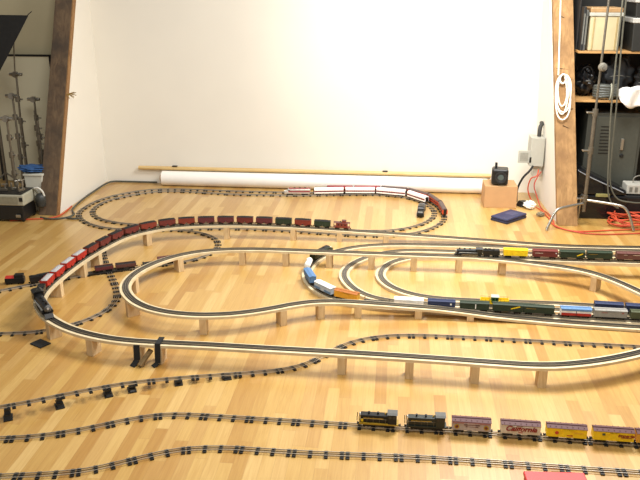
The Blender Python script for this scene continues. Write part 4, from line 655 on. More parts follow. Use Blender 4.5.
# --- freight on the far straight of the inner trestle
P = STRAIGHT_TRAIN
steam_engine(P[0], 'small black steam engine heading the freight train on the far straight trestle', .88)
tender(P[1], 'black tender just ahead of the plain yellow boxcar', S=.92)
G = 'freight cars on the far straight trestle'
boxcar(P[2], 'plain yellow toy boxcar behind the black tender on the far straight', YELLOW, YELLOW, L=.195, group=G)
t = boxcar(P[3], 'dark red toy boxcar between the yellow and the green boxcars', MAROON, MAROON, L=.2, group=G)
decal(t, 'marking', -.09, -.082, .05, .058, .056, WHITE)
decal(t, 'small_print', .02, .085, .05, .053, .056, CREAM)
t = boxcar(P[4], 'dark green toy boxcar with slanting yellow dash, behind the dark red boxcar', DGREEN, DGREEN, L=.2, group=G)
q = MB()
for s in (-1, 1): q.box((0, s * .0287, 0), (.05, .0012, .008), Matrix.Translation((-.058, 0, .048)) @ Matrix.Rotation(R(24), 4, 'Y'))
q.build('slanting_dash', YELLOW, t)
t = boxcar(P[5], 'dark green toy boxcar with thin yellow line, second to last on the far straight', DGREEN, DGREEN, L=.2, group=G)
decal(t, 'thin_line', .02, .09, .055, .057, .056, GOLD)
t = boxcar(P[6], 'brown toy boxcar at the right edge of the picture on the far straight', BROWN, BROWN, group=G)
decal(t, 'small_print', -.08, .05, .055, .058, .056, CREAM)

# --- long mixed freight on the outer yard track
P = YARD_TRAIN; G = 'cars of the mixed freight train on the yard track'
cab_diesel(P[0], 'long dark diesel engine under the inner trestle, heading the mixed freight', DGREEN, BLACKP, M_truck, L=.30, H=.05, flip=True)
tankcar(P[1], 'white tank car right behind the dark diesel engine on the yard curve', WHITE, L=.16, group=G)
boxcar(P[2], 'mid blue toy boxcar with blue roof on the yard curve', BLUE, BLUE, L=.2, group=G, door=BLUE)
t = boxcar(P[3], 'pale blue-grey toy boxcar with white roof on the yard curve', mat('pale_blue_paint', '#A9BACB', .42), WHITE, L=.2, group=G)
decal(t, 'blue_band', -.1, .1, .022, .04, .056, BLUE)
t = boxcar(P[4], 'orange toy boxcar with reddish roof at the end of the yard curve', ORANGE, paint('rust_roof', '#AC6B38'), L=.195, group=G)
flatcar(P[5], 'empty black flat car behind the orange boxcar', BLACKP, L=.2, group=G)
boxcar(P[6], 'long white toy boxcar between the black flat car and a navy boxcar', WHITE, WHITE, L=.215, group=G)
t = boxcar(P[7], 'navy toy boxcar with a white emblem, behind the long white boxcar', NAVY, NAVY, L=.2, group=G)
decal(t, 'emblem', .062, .074, .046, .060, .056, WHITE)
t = boxcar(P[8], 'dark green toy boxcar with a white stripe, behind the navy boxcar with emblem', DGREEN, DGREEN, L=.21, group=G, H=.047)
decal(t, 'white_stripe', .004, .01, .03, .064, .0625, WHITE)
t = boxcar(P[9], 'dark green toy boxcar with a slanting yellow dash beside the yellow and green caboose', DGREEN, DGREEN, L=.215, group=G, H=.047)
q = MB()
for s in (-1, 1): q.box((0, s * .0287, 0), (.075, .0012, .008), Matrix.Translation((.05, 0, .05)) @ Matrix.Rotation(R(-18), 4, 'Y'))
q.build('slanting_dash', YELLOW, t)
t = boxcar(P[10], 'dark green toy boxcar with thin yellow line, before the red white and blue boxcar', DGREEN, DGREEN, L=.215, group=G, H=.047)
decal(t, 'thin_line', -.09, -.02, .052, .054, .056, GOLD)
t = boxcar(P[11], 'toy boxcar banded in blue, white and red on the yard track', WHITE, BLUE, L=.215, group=G)
decal(t, 'blue_band', -.104, .104, .056, .069, .063, BLUE); decal(t, 'red_band', -.104, .104, .02, .040, .063, RED); decal(t, 'dark_gap', -.002, .002, .02, .056, .0635, M_truck)
t = boxcar(P[12], 'light grey toy boxcar behind the red white and blue boxcar', GREY, GREY, L=.225, group=G)
decal(t, 'small_print', -.065, -.02, .052, .057, .056, paint('faded_red', '#8E5A54')); decal(t, 'emblem', .074, .09, .05, .062, .056, paint('faded_red', '#8E5A54'))
boxcar(P[13], 'olive toy boxcar at the right edge of the picture on the outer yard track', OLIVE, OLIVE, L=.2, H=.048, group=G)

P = MIDDLE_TRAIN
t = place(P[0], 'work_caboose', 'yellow and green work caboose standing alone on the middle yard track', 'caboose', None)
MB().box((0, 0, .024), (.21, .056, .010)).build('platform', YELLOW, t)
c = MB().box((0, 0, .052), (.052, .052, .048)).build('cabin', paint('mid_green_paint', '#2F5B2B'), t, bevel=.002)
MB().prism([(-.03, .076), (.03, .076), (0, .084)], 'x', -.03, .03).build('cabin_roof', paint('pale_roof', '#A9AF9E'), c)
for s in (-1, 1):
    for x in (-.012, .012): MB().box((x, s * .0262, .058), (.012, .001, .014)).build('cabin_window', GLASS, c)
q = MB()
for sx in (-1, 1):
    for s in (-1, 1): q.box((sx * .066, s * .026, .040), (.076, .003, .022))
    q.box((sx * .103, 0, .040), (.003, .052, .022))
q.build('side_boards', YELLOW, t)
q = MB()
for s in (-1, 1):
    for x in (-.1, -.07, -.04, .04, .07, .1): q.cyl((x, s * .0275, .03), (x, s * .0275, .06), .0012, n=5)
    q.tube([(-.104, s * .0275, .06), (-.03, s * .0275, .06)], .0012, 5); q.tube([(.03, s * .0275, .06), (.104, s * .0275, .06)], .0012, 5)
q.build('railing', paint('mid_green_paint', '#2F5B2B'), t)
under(t, .21, .02); truck(t, -.07); truck(t, .07)
G = 'navy boxcars on the middle yard track'
boxcar(P[1], 'navy toy boxcar standing behind the light grey boxcar on the middle yard track', NAVY, NAVY, L=.2, group=G)
boxcar(P[2], 'navy toy boxcar at the right edge of the picture on the middle yard track', NAVY, NAVY, L=.2, H=.048, group=G)

# --- diesel train nearest the camera
WHEELS = True
P = DIESEL_TRAIN
switcher(P[0], 'black switcher engine with yellow nose panel leading the refrigerator car train', BLACKP, GOLD, bright=True)
switcher(P[1], 'dark green and black switcher engine coupled second in the front train', mat('green_black_paint', '#1F2621', .38), GOLD)
G = 'refrigerator cars of the front train'
ROOF = paint('purple_brown_roof', '#5C3939')
PINKISH = paint('pinkish_grey_paint', '#B9AAA2')
t = boxcar(P[2], 'pinkish grey refrigerator car with two round gold emblems', PINKISH, ROOF, L=.206, H=.052, group=G, name='refrigerator_car')
for s in (-1, 1):
    for x in (-.078, .078):
        e = MB().lathe((x, s * .0290, .042), [(.014, -.0008), (.014, .0008)], 18, 'y').build('round_emblem', GOLD, t)
        MB().lathe((x, s * .0294, .042), [(.008, -.001), (.008, .001)], 16, 'y').build('emblem_centre', MAROON, e)
decal(t, 'upper_band', -.103, .103, .0625, .0715, .0600, paint('faded_rose', '#9C6A66'))
decal(t, 'small_print', -.04, .045, .053, .057, .0595, DMAROON)
decal(t, 'small_print', -.03, .038, .043, .046, .0595, DMAROON)
t = boxcar(P[3], 'cream refrigerator car with large red script lettering on its side', CREAM, ROOF, L=.206, H=.052, group=G, name='refrigerator_car')
lettering(t, 'California', .042, 0, .052, .0615, paint('deep_red_script', '#8C221E'), .35, bold=.0012)
decal(t, 'small_print', -.012, .012, .028, .033, .0595, RED)
t = boxcar(P[4], 'yellow refrigerator car with a small round red mark, behind the cream one', YELLOW, ROOF, L=.206, H=.052, group=G, name='refrigerator_car')
for s in (-1, 1): MB().lathe((s * .052, s * .0290, .046), [(.010, -.0008), (.010, .0008)], 16, 'y').build('round_mark', RORANGE, t)
decal(t, 'small_print', .0, .03, .03, .036, .0595, RED); decal(t, 'small_print', .035, .085, .05, .053, .0595, ORANGE)
t = boxcar(P[5], 'yellow refrigerator car with small dark red script at its right end', YELLOW, ROOF, L=.206, H=.052, group=G, name='refrigerator_car')
lettering(t, 'Imperial', .026, .062, .054, .0585, paint('deep_red_script', '#8C221E'), .35, bold=.0006)
decal(t, 'red_panel', .036, .092, .040, .0430, .0585, paint('deep_red_script', '#8C221E')); decal(t, 'small_print', -.06, -.045, .05, .062, .0585, OLIVE)
boxcar(P[6], 'refrigerator car cut off by the right edge of the picture in the front train', ORANGE, ROOF, L=.206, H=.052, group=G, name='refrigerator_car')
WHEELS = False

# --- silver streamliner and red coaches by the wall
P = SILVER_TRAIN; G = 'coaches of the silver streamliner'
cab_diesel(P[0], 'silver streamlined diesel with a red band at the left head of the streamliner', SILVER, WINE, paint('wine_roof', '#8A4440'), L=.30, flip=True)
nm = ['right behind the silver diesel', 'second behind the silver diesel', 'third behind the silver diesel', 'last in line on the curve']
for i in range(4): coach(P[1 + i], 'white and silver streamlined coach with red band, ' + nm[i], WHITE, WHITE, WINE, L=.335 if i < 3 else .29, group=G)
P = RED_TRAIN; G = 'red coaches on the outer oval'
nm = ['orange tailed, last in line at the curve', 'second from the orange tail', 'third from the orange tail', 'fourth from the orange tail', 'fifth from the orange tail', 'sixth from the orange tail, by the silver diesel']
for i in range(6):
    t = coach(P[i], 'red toy coach with brownish roof, ' + nm[i], RORANGE, DROOF if i < 4 else WINE, BROWNRED, L=.29, W=.054, H=.044, group=G)
    if i == 0:
        MB().box((.147, 0, .042), (.006, .052, .044)).build('orange_end', paint('vivid_orange', '#E0562A'), t)

# --- odd cars at the left
P = CROSS_CARS
tender(P[0], 'black tender with coal heap on the left floor track, behind the bright red hopper cars', body=BLACKP, L=.19)
gondola(P[1], 'low dark brown gondola left of the crossing piece', DMAROON, COAL, L=.15, group='gondolas by the crossing piece')
gondola(P[2], 'longer dark brown gondola right of the crossing piece', BROWN, COAL, L=.17, group='gondolas by the crossing piece')
flatcar(P[3], 'short black flat car right of the crossing on the left floor track', BLACKP, L=.12)
boxcar(P[4], 'small dark red boxcar behind a pine block inside the bare trestle curve', BROWNRED, BROWN, L=.14, H=.04)
t = thing('toy_engine', 'black toy engine with a red top standing beside the floor track at the left edge', 'locomotive', (-3.04, 5.39, 0), .25)
MB().box((0, 0, .034), (.15, .056, .044)).build('body', BLACKP, t, bevel=.003)
MB().box((.035, 0, .066), (.07, .05, .03)).build('cab', BLACKP, t, bevel=.002)
MB().prism([(-.028, .056), (.028, .056), (.014, .068), (-.014, .068)], 'x', -.07, -.002).build('red_top', RED, t)
truck(t, -.045, .05, .014); truck(t, .045, .05, .014)

# --- small black toy vehicle on the floor inside the oval
t = thing('toy_car', 'small black toy car on the floor inside the right curve of the wall ovals', 'toy car', (.305, 7.68, 0), R(84))
pr = [(-.20, .02), (.20, .02), (.205, .045), (.16, .062), (.09, .066), (.05, .095), (-.08, .098), (-.13, .068), (-.2, .06)]
MB().prism([(x * .9, z) for x, z in pr], 'y', -.034, .034).build('body', BLACKP, t, bevel=.008, smooth=True)
for c_, d_ in [((-.015, -.0335, .08), (.12, .003, .018)), ((-.015, .0335, .08), (.12, .003, .018)), ((.062, 0, .081), (.004, .056, .024)), ((-.094, 0, .083), (.004, .056, .018))]:
    MB().box(c_, d_).build('window', mat('grey_glass', '#8C9096', .2), t)
MB().box((-.165, 0, .063), (.02, .05, .006)).build('rear_plate', GREY, t)
for sx in (-.115, .115):
    for s in (-1, 1): MB().lathe((sx, s * .030, .022), [(.022, -.007), (.022, .007), (.012, .009)], 16, 'y').build('wheel', M_black, t, smooth=True)
# ------------------------------------------------------------------ black straps holding the trestle
def strap(name, label, pts, w):
    t = MB()
    for a, b in zip(pts, pts[1:]): t.bar(a, b, w, .003, up=(0, -.3, 1))
    return tag(t.build(name, M_matt), label, 'strap', 'black straps on the tall trestle')
x0, y0, z0, a0, _ = HIGH_BLOCKS[10]; zt = z0 - .010
strap('black_strap', 'black strap hanging below the tall trestle near its left front, the left one of two', [(x0, y0 - .047, zt - .004), (x0, y0 - .060, .032), (x0 - .022, y0 - .098, .003)], .040)
x0, y0, z0, a0, _ = HIGH_BLOCKS[11]
strap('black_strap', 'black strap laid over the tall trestle deck down to the floor, right of two', [(x0, y0 + .05, zt + .0135), (x0, y0 - .046, zt + .0135), (x0 - .002, y0 - .062, .02), (x0 - .03, y0 - .085, .003)], .036)
x0, y0, z0, a0, _ = HIGH_BLOCKS[10]
t = MB().bar((x0 + .085, y0 - .02, .090), (x0 + .03, y0 - .10, .012), .034, .018).build('wooden_strut', wood('grey_brown_strut', '#6A5638', '#8A7048'), bevel=.002)
tag(t, 'short dark wooden strut propped against the left black strap', 'strut')
t = MB().box((0, 0, .004), (.115, .085, .008)).build('black_pad', M_matt, bevel=.002); t.location = (-2.352, 4.375, 0); t.rotation_euler.z = R(-28)
tag(t, 'flat black pad on the floor before the left end of the tall trestle', 'pad')

# red box at the bottom edge
t = thing('red_box', 'red box at the bottom edge, in front of the nearest floor track', 'box', (.836, 3.075, 0), R(3))
MB().box((0, 0, .0225), (.285, .25, .045)).build('tray', mat('red_box_card', '#C22C2A', .5, var=.03), t, bevel=.003)
MB().box((0, 0, .05), (.295, .26, .022)).build('lid', mat('red_box_lid', '#CC3735', .5, var=.03), t, bevel=.005)

# ------------------------------------------------------------------ along the white wall
M_paper = mat('white_paper_roll', '#EFEAE2', .7, var=.012, scale=5)
t = thing('paper_roll', 'long roll of white backdrop paper lying on the floor along the white wall', 'paper roll', (0, 8.548, .087))
MB().lathe((0, 0, 0), [(.040, -2.765), (.086, -2.765), (.086, 1.075), (.040, 1.075)], 32, 'x').build('paper', M_paper, t, smooth=True)
MB().lathe((0, 0, 0), [(.032, -2.79), (.041, -2.79), (.041, 1.10), (.032, 1.10)], 24, 'x').build('core_tube', mat('brown_core_tube', '#A98458', .8), t, smooth=True)
M_dowel = wood('yellow_dowel', '#C6A468', '#D9BD86', .5, (3, 60, 60), 1, .05)
t = MB().cyl((-3.07, 8.60, .195), (1.12, 8.60, .200), .0235, n=16).build('wooden_pole', M_dowel, smooth=True)
tag(t, 'long pale wooden pole lying on the paper roll against the wall', 'pole')
for x, w_ in ((-2.62, 'left'), (-.10, 'middle')):
    tag(MB().box((x, 8.592, .2265), (.06, .03, .008)).build('pole_clip', M_black), 'small black clip on the %s part of the long wooden pole' % w_, 'clip')

# cardboard box, device, tablet
M_card = mat('brown_cardboard', '#B98F62', .85, var=.04, scale=12)
t = thing('cardboard_box', 'brown cardboard box on the floor at the right end of the paper roll', 'box', (1.16, 8.115, 0), 0)
MB().box((0, 0, .121), (.345, .30, .242)).build('carton', M_card, t, bevel=.004)
MB().box((0, 0, .2425), (.06, .302, .001)).build('packing_tape', mat('tan_tape', '#C4A070', .4), t)
t = thing('black_device', 'black boxy lamp with a round front on the cardboard box', 'lamp', (1.145, 8.06, .2435), R(-6))
MB().box((0, 0, .095), (.175, .17, .17)).build('housing', M_black, t, bevel=.022, seg=3)
MB().lathe((.01, -.084, .095), [(.062, .004), (.062, -.014), (.048, -.014), (.044, -.006)], 24, 'y').build('front_ring', mat('dark_rubber', '#222222', .6), t, smooth=True)
MB().lathe((.01, -.080, .095), [(.045, .0), (.043, -.008), (.02, -.012)], 24, 'y').build('lens', mat('grey_lens', '#4A5654', .2), t, smooth=True)
MB().cyl((-.045, .01, .178), (-.045, .01, .235), .014, n=12).build('knob', M_black, t, smooth=True)
f = MB()
for x in (-.06, .06): f.cyl((x, .0, 0), (x, 0, .014), .012, n=10)
f.build('foot', M_black, t)
t = thing('blue_case', 'dark blue flat case lying on the floor in front of the cardboard box', 'case', (1.20, 7.57, 0), R(47))
M_blue = mat('dark_blue_shell', '#2C3152', .5, var=.08)
MB().box((0, 0, .014), (.345, .205, .028)).build('bottom_shell', mat('darker_blue_shell', '#22263F', .5), t, bevel=.008)
MB().box((0, 0, .041), (.345, .205, .024)).build('top_shell', M_blue, t, bevel=.010)
MB().box((.05, .0, .0532), (.12, .10, .001)).build('panel', mat('grey_blue_panel', '#3B4162', .4), t)
t = MB()
t.prism([(-.07, 0), (.07, 0), (.05, .05), (-.03, .055)], 'y', -.05, .05)
t = t.build('adapter_plug', M_black, bevel=.008); t.location = (1.425, 8.08, 0); t.rotation_euler.z = R(30)
tag(t, 'black plug adapter on the floor right of the cardboard box', 'adapter')

def cloth(name, label, c, dims, m, cat='cloth', seed=1):
    rnd = random.Random(seed); q = bmesh.new(); bmesh.ops.create_icosphere(q, subdivisions=4, radius=.5)
    ph = [rnd.uniform(0, 6) for _ in range(6)]
    for v in q.verts:
        d = v.co.normalized(); k = 1 + .16 * math.sin(7 * d.x + ph[0]) * math.sin(6 * d.y + ph[1]) + .1 * math.sin(11 * d.z + 5 * d.x + ph[2])
        v.co = Vector((d.x * dims[0] / 2 * k, d.y * dims[1] / 2 * k, d.z * dims[2] / 2 * k))
    mn = min(v.co.z for v in q.verts)
    for v in q.verts: v.co.z -= mn
    b = MB(); b.bm.free(); b.bm = q
    o = b.build(name, m, smooth=True); o.location = c
    return tag(o, label, cat)
M_cloth = mat('white_cloth', '#F1EEE9', .9, var=.02, scale=8, bump=.1)
cloth('white_rag', 'crumpled white rag on the floor beside the cardboard box', (1.475, 7.97, 0), (.12, .12, .085), M_cloth, seed=4)
cloth('grey_stone', 'small grey-brown lump on the floor by the foot of the right beam', (1.545, 7.70, 0), (.08, .06, .045), mat('grey_brown_lump', '#7C7058', .9, var=.2), 'lump', 7)

# electrical box on the right niche wall
M_ebox = mat('light_grey_enamel', '#A8A69B', .5, var=.03)
t = thing('electrical_box', 'light grey electrical box with open door flap on the white wall at right', 'electrical box', (1.535, 8.24, .43))
MB().box((0, 0, .155), (.145, .20, .31)).build('housing', M_ebox, t, bevel=.004)
MB().box((-.135, -.085, .10), (.125, .012, .135)).build('door_flap', M_ebox, t, bevel=.002)
MB().box((-.135, -.092, .10), (.085, .003, .095)).build('flap_panel', mat('darker_grey_enamel', '#8C8A7F', .5), t)
MB().box((.025, .02, -.065), (.085, .12, .13)).build('lower_housing', mat('cream_grey_enamel', '#B9B4A5', .5), t, bevel=.003)
MB().tube(smooth_path([(.02, 0, .30), (.02, 0, .37), (.025, .01, .41), (.04, .03, .435), (.05, .1, .44)]), .022, 10).build('conduit', mat('black_conduit', '#33322E', .6), t, smooth=True)
MB().box((-.068, -.1015, .07), (.02, .003, .06)).build('latch', M_black, t)

M_orange = mat('orange_cord', '#C04A2A', .6, var=.06); M_redcord = mat('red_cord', '#B03C2A', .6); M_blackcord = mat('black_cord', '#1C1B1A', .5); M_greycord = mat('grey_green_cord', '#5A584B', .6)
def cord(name, label, pts, r, m, n=8, cat='cord', closed=False):
    o = MB().tube(smooth_path(pts, 8, closed), r, n, closed).build(name, m, smooth=True)
    return tag(o, label, cat)
cord('power_cable', 'thick black cord hanging from the electrical box to the cardboard box', [(1.50, 8.12, .44), (1.46, 8.11, .38), (1.40, 8.12, .30), (1.36, 8.16, .16), (1.37, 8.2, .012)], .012, M_blackcord)
cord('extension_cable', 'orange cord looping from the electrical box down to the floor', [(1.56, 8.12, .40), (1.54, 8.08, .34), (1.48, 8.09, .30), (1.47, 8.12, .16), (1.54, 8.07, .012), (1.585, 7.9, .010), (1.615, 7.62, .010), (1.63, 7.36, .010), (1.80, 7.20, .010), (2.2, 7.28, .010), (2.6, 7.35, .010)], .0065, M_orange)
cord('extension_cable', 'second orange cord from the electrical box along the foot of the white wall', [(1.59, 8.12, .38), (1.52, 8.07, .25), (1.56, 8.09, .12), (1.60, 7.98, .011), (1.64, 7.75, .010), (1.64, 7.5, .010), (1.65, 7.30, .010), (1.95, 7.13, .010), (2.5, 7.22, .010), (3.0, 7.35, .010)], .006, M_redcord)
rnd = random.Random(3)
pts = []
for i in range(66):
    a = i * .62 + rnd.uniform(-.2, .2); r = rnd.uniform(.12, .27)
    pts.append((2.43 + r * 1.15 * math.cos(a), 7.52 + r * .75 * math.sin(a), .012 + .095 * (i / 65) * rnd.uniform(.5, 1)))
cord('cable_heap', 'heap of tangled orange cord on the floor at the right edge', pts, .0075, M_orange)

# ------------------------------------------------------------------ right storage bay
t = thing('shelf_unit', 'wooden storage shelving full of gear behind the steel stand', 'shelving', (3.0, 8.205, 0))
M_shelf = wood('pine_shelf_board', '#9C733F', '#BE935C', .6, (3, 30, 30), 1.5, .05)
for z in (1.659, 1.174): MB().box((0, 0, z), (2.4, .58, .022)).build('shelf', M_shelf, t, bevel=.002)
for x in (-1.194, 1.194): MB().box((x, .08, 1.3), (.012, .42, 2.6)).build('upright', mat('dark_upright', '#1F1B17', .8), t)
MB().box((0, .295, 1.3), (2.4, .01, 2.6)).build('back_panel', mat('black_back_panel', '#24231F', .8), t)
S1, S2 = 1.6705, 1.1855
# top shelf
M_folder = mat('black_binder', '#1F2122', .45, var=.25, scale=18)
for i, (x, w, h, tilt, lb) in enumerate([(1.827, .024, .42, 0, 'black upright case nearest the tan beam on the top shelf'), (1.853, .022, .39, 0, 'dark grey folder leaning beside the black case on the top shelf')]):
    t = thing('binder', lb, 'case', (x, 8.08, S1), 0)
    o = MB().box((0, 0, h / 2 + .001), (w, .28, h)).build('cover', M_folder if i == 0 else mat('dark_grey_binder', '#4A4A46', .5, var=.2), t, bevel=.004)
    MB().box((0, -.141, h * .5), (w * .5, .004, h * .7)).build('spine_strip', mat('mid_grey_spine', '#6C6B64', .45), t)
    t.rotation_euler.y = R(tilt)
t = thing('storage_bin', 'beige plastic storage bin with pale lid band on the top shelf', 'bin', (2.032, 8.10, S1))
M_bin = mat('beige_plastic_bin', '#B7AA86', .5, var=.06, scale=8)
MB().prism([(-.142, 0), (.142, 0), (.15, .335), (-.15, .335)], 'y', -.17, .17).build('tub', M_bin, t, bevel=.012)
for s in (-1, 1): MB().box((s * .11, -.174, .17), (.012, .010, .31)).build('corner_rib', mat('tan_rib', '#A38E60', .5), t, bevel=.003)
MB().box((0, 0, .35), (.325, .36, .034)).build('rim_band', mat('grey_band', '#A8A79C', .4), t, bevel=.005)
MB().box((0, 0, .39), (.31, .345, .05)).build('lid', mat('tan_lid', '#A07E55', .5), t, bevel=.01)
t = thing('black_bin', 'black storage tub with silver lid rim at the right edge of the top shelf', 'bin', (2.50, 8.08, S1))
MB().prism([(-.20, 0), (.20, 0), (.21, .27), (-.21, .27)], 'y', -.18, .18).build('tub', mat('black_tub', '#232320', .5), t, bevel=.01)
MB().box((0, 0, .295), (.44, .38, .05)).build('lid_rim', mat('silver_rim', '#B5B3AC', .35), t, bevel=.008)
t = thing('black_bin', 'second black tub with silver rim stacked on the first, at the right edge', 'bin', (2.50, 8.08, S1 + .3215))
MB().prism([(-.20, 0), (.20, 0), (.21, .14), (-.21, .14)], 'y', -.18, .18).build('tub', mat('black_tub', '#232320', .5), t, bevel=.01)
MB().box((0, 0, .165), (.44, .38, .05)).build('lid_rim', mat('silver_rim', '#B5B3AC', .35), t, bevel=.008)
# middle shelf
def bag(name, label, c, dims, m, seed, cat='bag', strap_m=None, yaw=0.):
    t = thing(name, label, cat, c, yaw)
    o = cloth('body', '', (0, 0, 0), dims, m, seed=seed)
    for k in ('label', 'category'): del o[k]
    o.parent = t
    d = Vector(dims)
    MB().tube(smooth_path([(-d.x * .3, -d.y * .25, d.z * .75), (-d.x * .18, -d.y * .3, d.z * .98), (d.x * .15, -d.y * .3, d.z * 1.0), (d.x * .3, -d.y * .25, d.z * .75)]), .010, 8).build('handle', strap_m or M_black, t, smooth=True)
    MB().tube(smooth_path([(-d.x * .42, -d.y * .28, d.z * .5), (0, -d.y * .53, d.z * .56), (d.x * .42, -d.y * .28, d.z * .5)]), .005, 6).build('zip', mat('grey_zip', '#77766E', .4), t)
    return t
M_bag = mat('glossy_black_bag', '#17181A', .3, var=.3, scale=9); M_bag2 = mat('slate_bag', '#2D3134', .6, var=.25, scale=12)
bag('camera_bag', 'glossy black bag on the middle shelf beside the tan beam', (1.965, 8.24, S2), (.20, .26, .30), M_bag, 3)
bag('camera_bag', 'slate grey bag at the back of the middle shelf, behind the cable coil', (2.32, 8.33, S2), (.32, .2, .38), M_bag2, 8)
bag('camera_bag', 'black bag at the right of the middle shelf, above the white cloth', (2.64, 8.24, S2), (.34, .24, .30), mat('matt_black_bag', '#1E1E1D', .7, var=.3), 12)
t = thing('cable_coil', 'coil of dark grey cable on the middle shelf', 'cable coil', (2.125, 7.99, S2))
pts = []
for i in range(100):
    a = i * 2 * PI / 20; k = i / 99
    pts.append((.105 * math.cos(a) * (1 - .05 * math.sin(.6 * i)), .075 * math.sin(a), .022 + .12 * k + .004 * math.sin(.9 * i)))
MB().tube(pts, .0185, 10).build('cable', mat('grey_rubber_cable', '#4C4E48', .45, var=.15), t, smooth=True)
MB().tube([(.03, -.075 + .030 * math.cos(a), .085 + .080 * math.sin(a)) for a in [2 * PI * i / 16 for i in range(16)]], .006, 6, True).build('tie_strap', mat('pale_tie', '#A9A896', .6), t)
# draped cloth
nx, nz = 18, 16; vs = []; fs = []
for j in range(nz + 1):
    for i in range(nx + 1):
        u = i / nx; v = j / nz
        x = 2.245 + .34 * u; wob = .020 * math.sin(9 * u + 4 * v) + .012 * math.sin(21 * u - 9 * v)
        if v < .5:
            y = 8.12 - .245 * (v / .5); z = S2 + .012 + .115 * math.sin(PI * min(1, u * 1.15)) ** .5 * math.sin(PI * (v + .12)) + wob * .6 + .012
        else:
            y = 7.868 - .012 * math.sin(8 * u) - .01; z = S2 + .02 + .105 * math.sin(PI * min(1, u * 1.15)) ** .5 * math.sin(PI * .62) * (1 - (v - .5) / .5 * 1.0) - (v - .5) / .5 * (.015 + .07 * math.sin(PI * u) + .02 * math.sin(7 * u))
            y += wob
        vs.append((x, y, z))
for j in range(nz):
    for i in range(nx): fs.append((j * (nx + 1) + i, j * (nx + 1) + i + 1, (j + 1) * (nx + 1) + i + 1, (j + 1) * (nx + 1) + i))
o = MB().add(vs, fs).build('draped_cloth', M_cloth, smooth=True)
sm = o.modifiers.new('thick', 'SOLIDIFY'); sm.thickness = .006; sm.offset = 1
tag(o, 'crumpled white cloth hanging over the edge of the middle shelf at right', 'cloth')
# under the shelves
t = thing('metal_cabinet', 'dark grey metal cabinet with slotted door under the shelves', 'cabinet', (2.27, 8.235, 0))
M_cab = mat('grey_green_metal', '#3D3E37', .5, var=.06, scale=6)
MB().box((0, 0, .52), (.56, .44, 1.04)).build('carcass', M_cab, t, bevel=.004)
d = MB().box((.03, -.2245, .53), (.44, .012, .95)).build('door', mat('grey_metal_door', '#43443C', .45, var=.06), t, bevel=.003)
s = MB()
for k in range(9): s.box((-.09, -.2315, .62 + k * .035), (.10, .003, .012))
s.build('slot', M_black, d)
MB().box((.09, -.240, .72), (.03, .022, .12)).build('handle', M_steel, d, bevel=.004)
MB().lathe((.10, -.235, .60), [(.02, .004), (.02, -.006), (.008, -.01)], 14, 'y').build('lock', M_black, d)
t = thing('black_hard_case', 'glossy black case with a sloping lid on the floor beside the tan beam', 'case', (2.12, 7.825, 0))
M_gloss = mat('glossy_black_shell', '#121214', .18, var=.1)
MB().box((0, 0, .125), (.54, .32, .25)).build('bottom_shell', M_gloss, t, bevel=.015)
MB().prism([(-.265, .252), (.265, .252), (.255, .30), (.12, .36), (-.05, .44), (-.2, .52), (-.262, .52)], 'y', -.15, .15).build('lid', M_gloss, t, bevel=.02)
MB().tube(smooth_path([(-.24, -.156, .50), (-.1, -.158, .43), (.06, -.158, .36), (.22, -.158, .29)]), .006, 6).build('lid_trim', mat('pale_trim', '#8D9095', .3), t, smooth=True)
MB().box((.02, -.161, .255), (.14, .012, .035)).build('yellowed_plate', mat('olive_plate', '#8A8450', .5), t, bevel=.004)
t = thing('black_box', 'plain black box on the floor under the grey power unit at the right edge', 'box', (2.58, 7.87, 0))
MB().box((0, 0, .11), (.36, .26, .22)).build('body', M_black, t, bevel=.008)
MB().box((0, 0, .224), (.35, .25, .008)).build('lid', M_matt, t)
t = thing('power_unit', 'light grey power unit with a wire handle on the black box at the right edge', 'power unit', (2.555, 7.87, .2285))
M_pu = mat('pale_grey_metal', '#AEABA0', .45, var=.05)
MB().box((0, 0, .065), (.30, .18, .10)).build('housing', M_pu, t, bevel=.008)
q = MB()
for x in (-.11, -.055, 0, .055, .11): q.box((x, -.0915, .065), (.03, .004, .05))
q.build('socket', mat('darker_socket', '#6F6D64', .5), t)
MB().tube(smooth_path([(-.07, 0, .112), (-.065, 0, .17), (0, 0, .195), (.065, 0, .17), (.07, 0, .112)]), .006, 8).build('handle', M_steel, t, smooth=True)
q = MB()
for x in (-.12, .12): q.cyl((x, 0, 0), (x, 0, .018), .014, n=10)
q.build('foot', M_black, t)

# steel stand
t = thing('steel_stand', 'steel grip stand with bent legs in front of the shelves at right', 'stand', (1.905, 7.42, 0))
MB().cyl((0, 0, .15), (0, 0, 1.15), .018, n=14).build('column', M_dsteel, t, smooth=True)
MB().cyl((0, 0, 1.13), (0, 0, 2.6), .0115, n=12).build('riser', M_dsteel, t, smooth=True)
def leg(tip, z):
    T = Vector(tip); k = T.xy.normalized()
    pts = [Vector((k.x * .02, k.y * .02, z)), Vector((T.x * .5, T.y * .5, z - .012)), Vector((T.x * .72, T.y * .72, z - .025)), Vector((T.x * .82, T.y * .82, z - .06)), Vector((T.x * .9, T.y * .9, z - .13)), Vector((T.x, T.y, .012))]
    return MB().tube(smooth_path(pts, 6), .0135, 10).build('leg', M_steel, t, smooth=True)
leg((.46, -.15, 0), .27); leg((-.385, -.2, 0), .235); leg((.0, .2, 0), .30)
for z in (.285, .77, 1.14):
    c = MB().cyl((0, 0, z - .035), (0, 0, z + .035), .026, n=14).build('collar', M_dsteel, t, smooth=True)
    MB().cyl((-.02, -.005, z), (-.075, -.02, z + .004), .009, n=8).build('clamp_screw', M_steel, c, smooth=True)
    MB().box((-.08, -.022, z + .004), (.012, .045, .016)).build('thumb_bar', M_steel, c, bevel=.003)
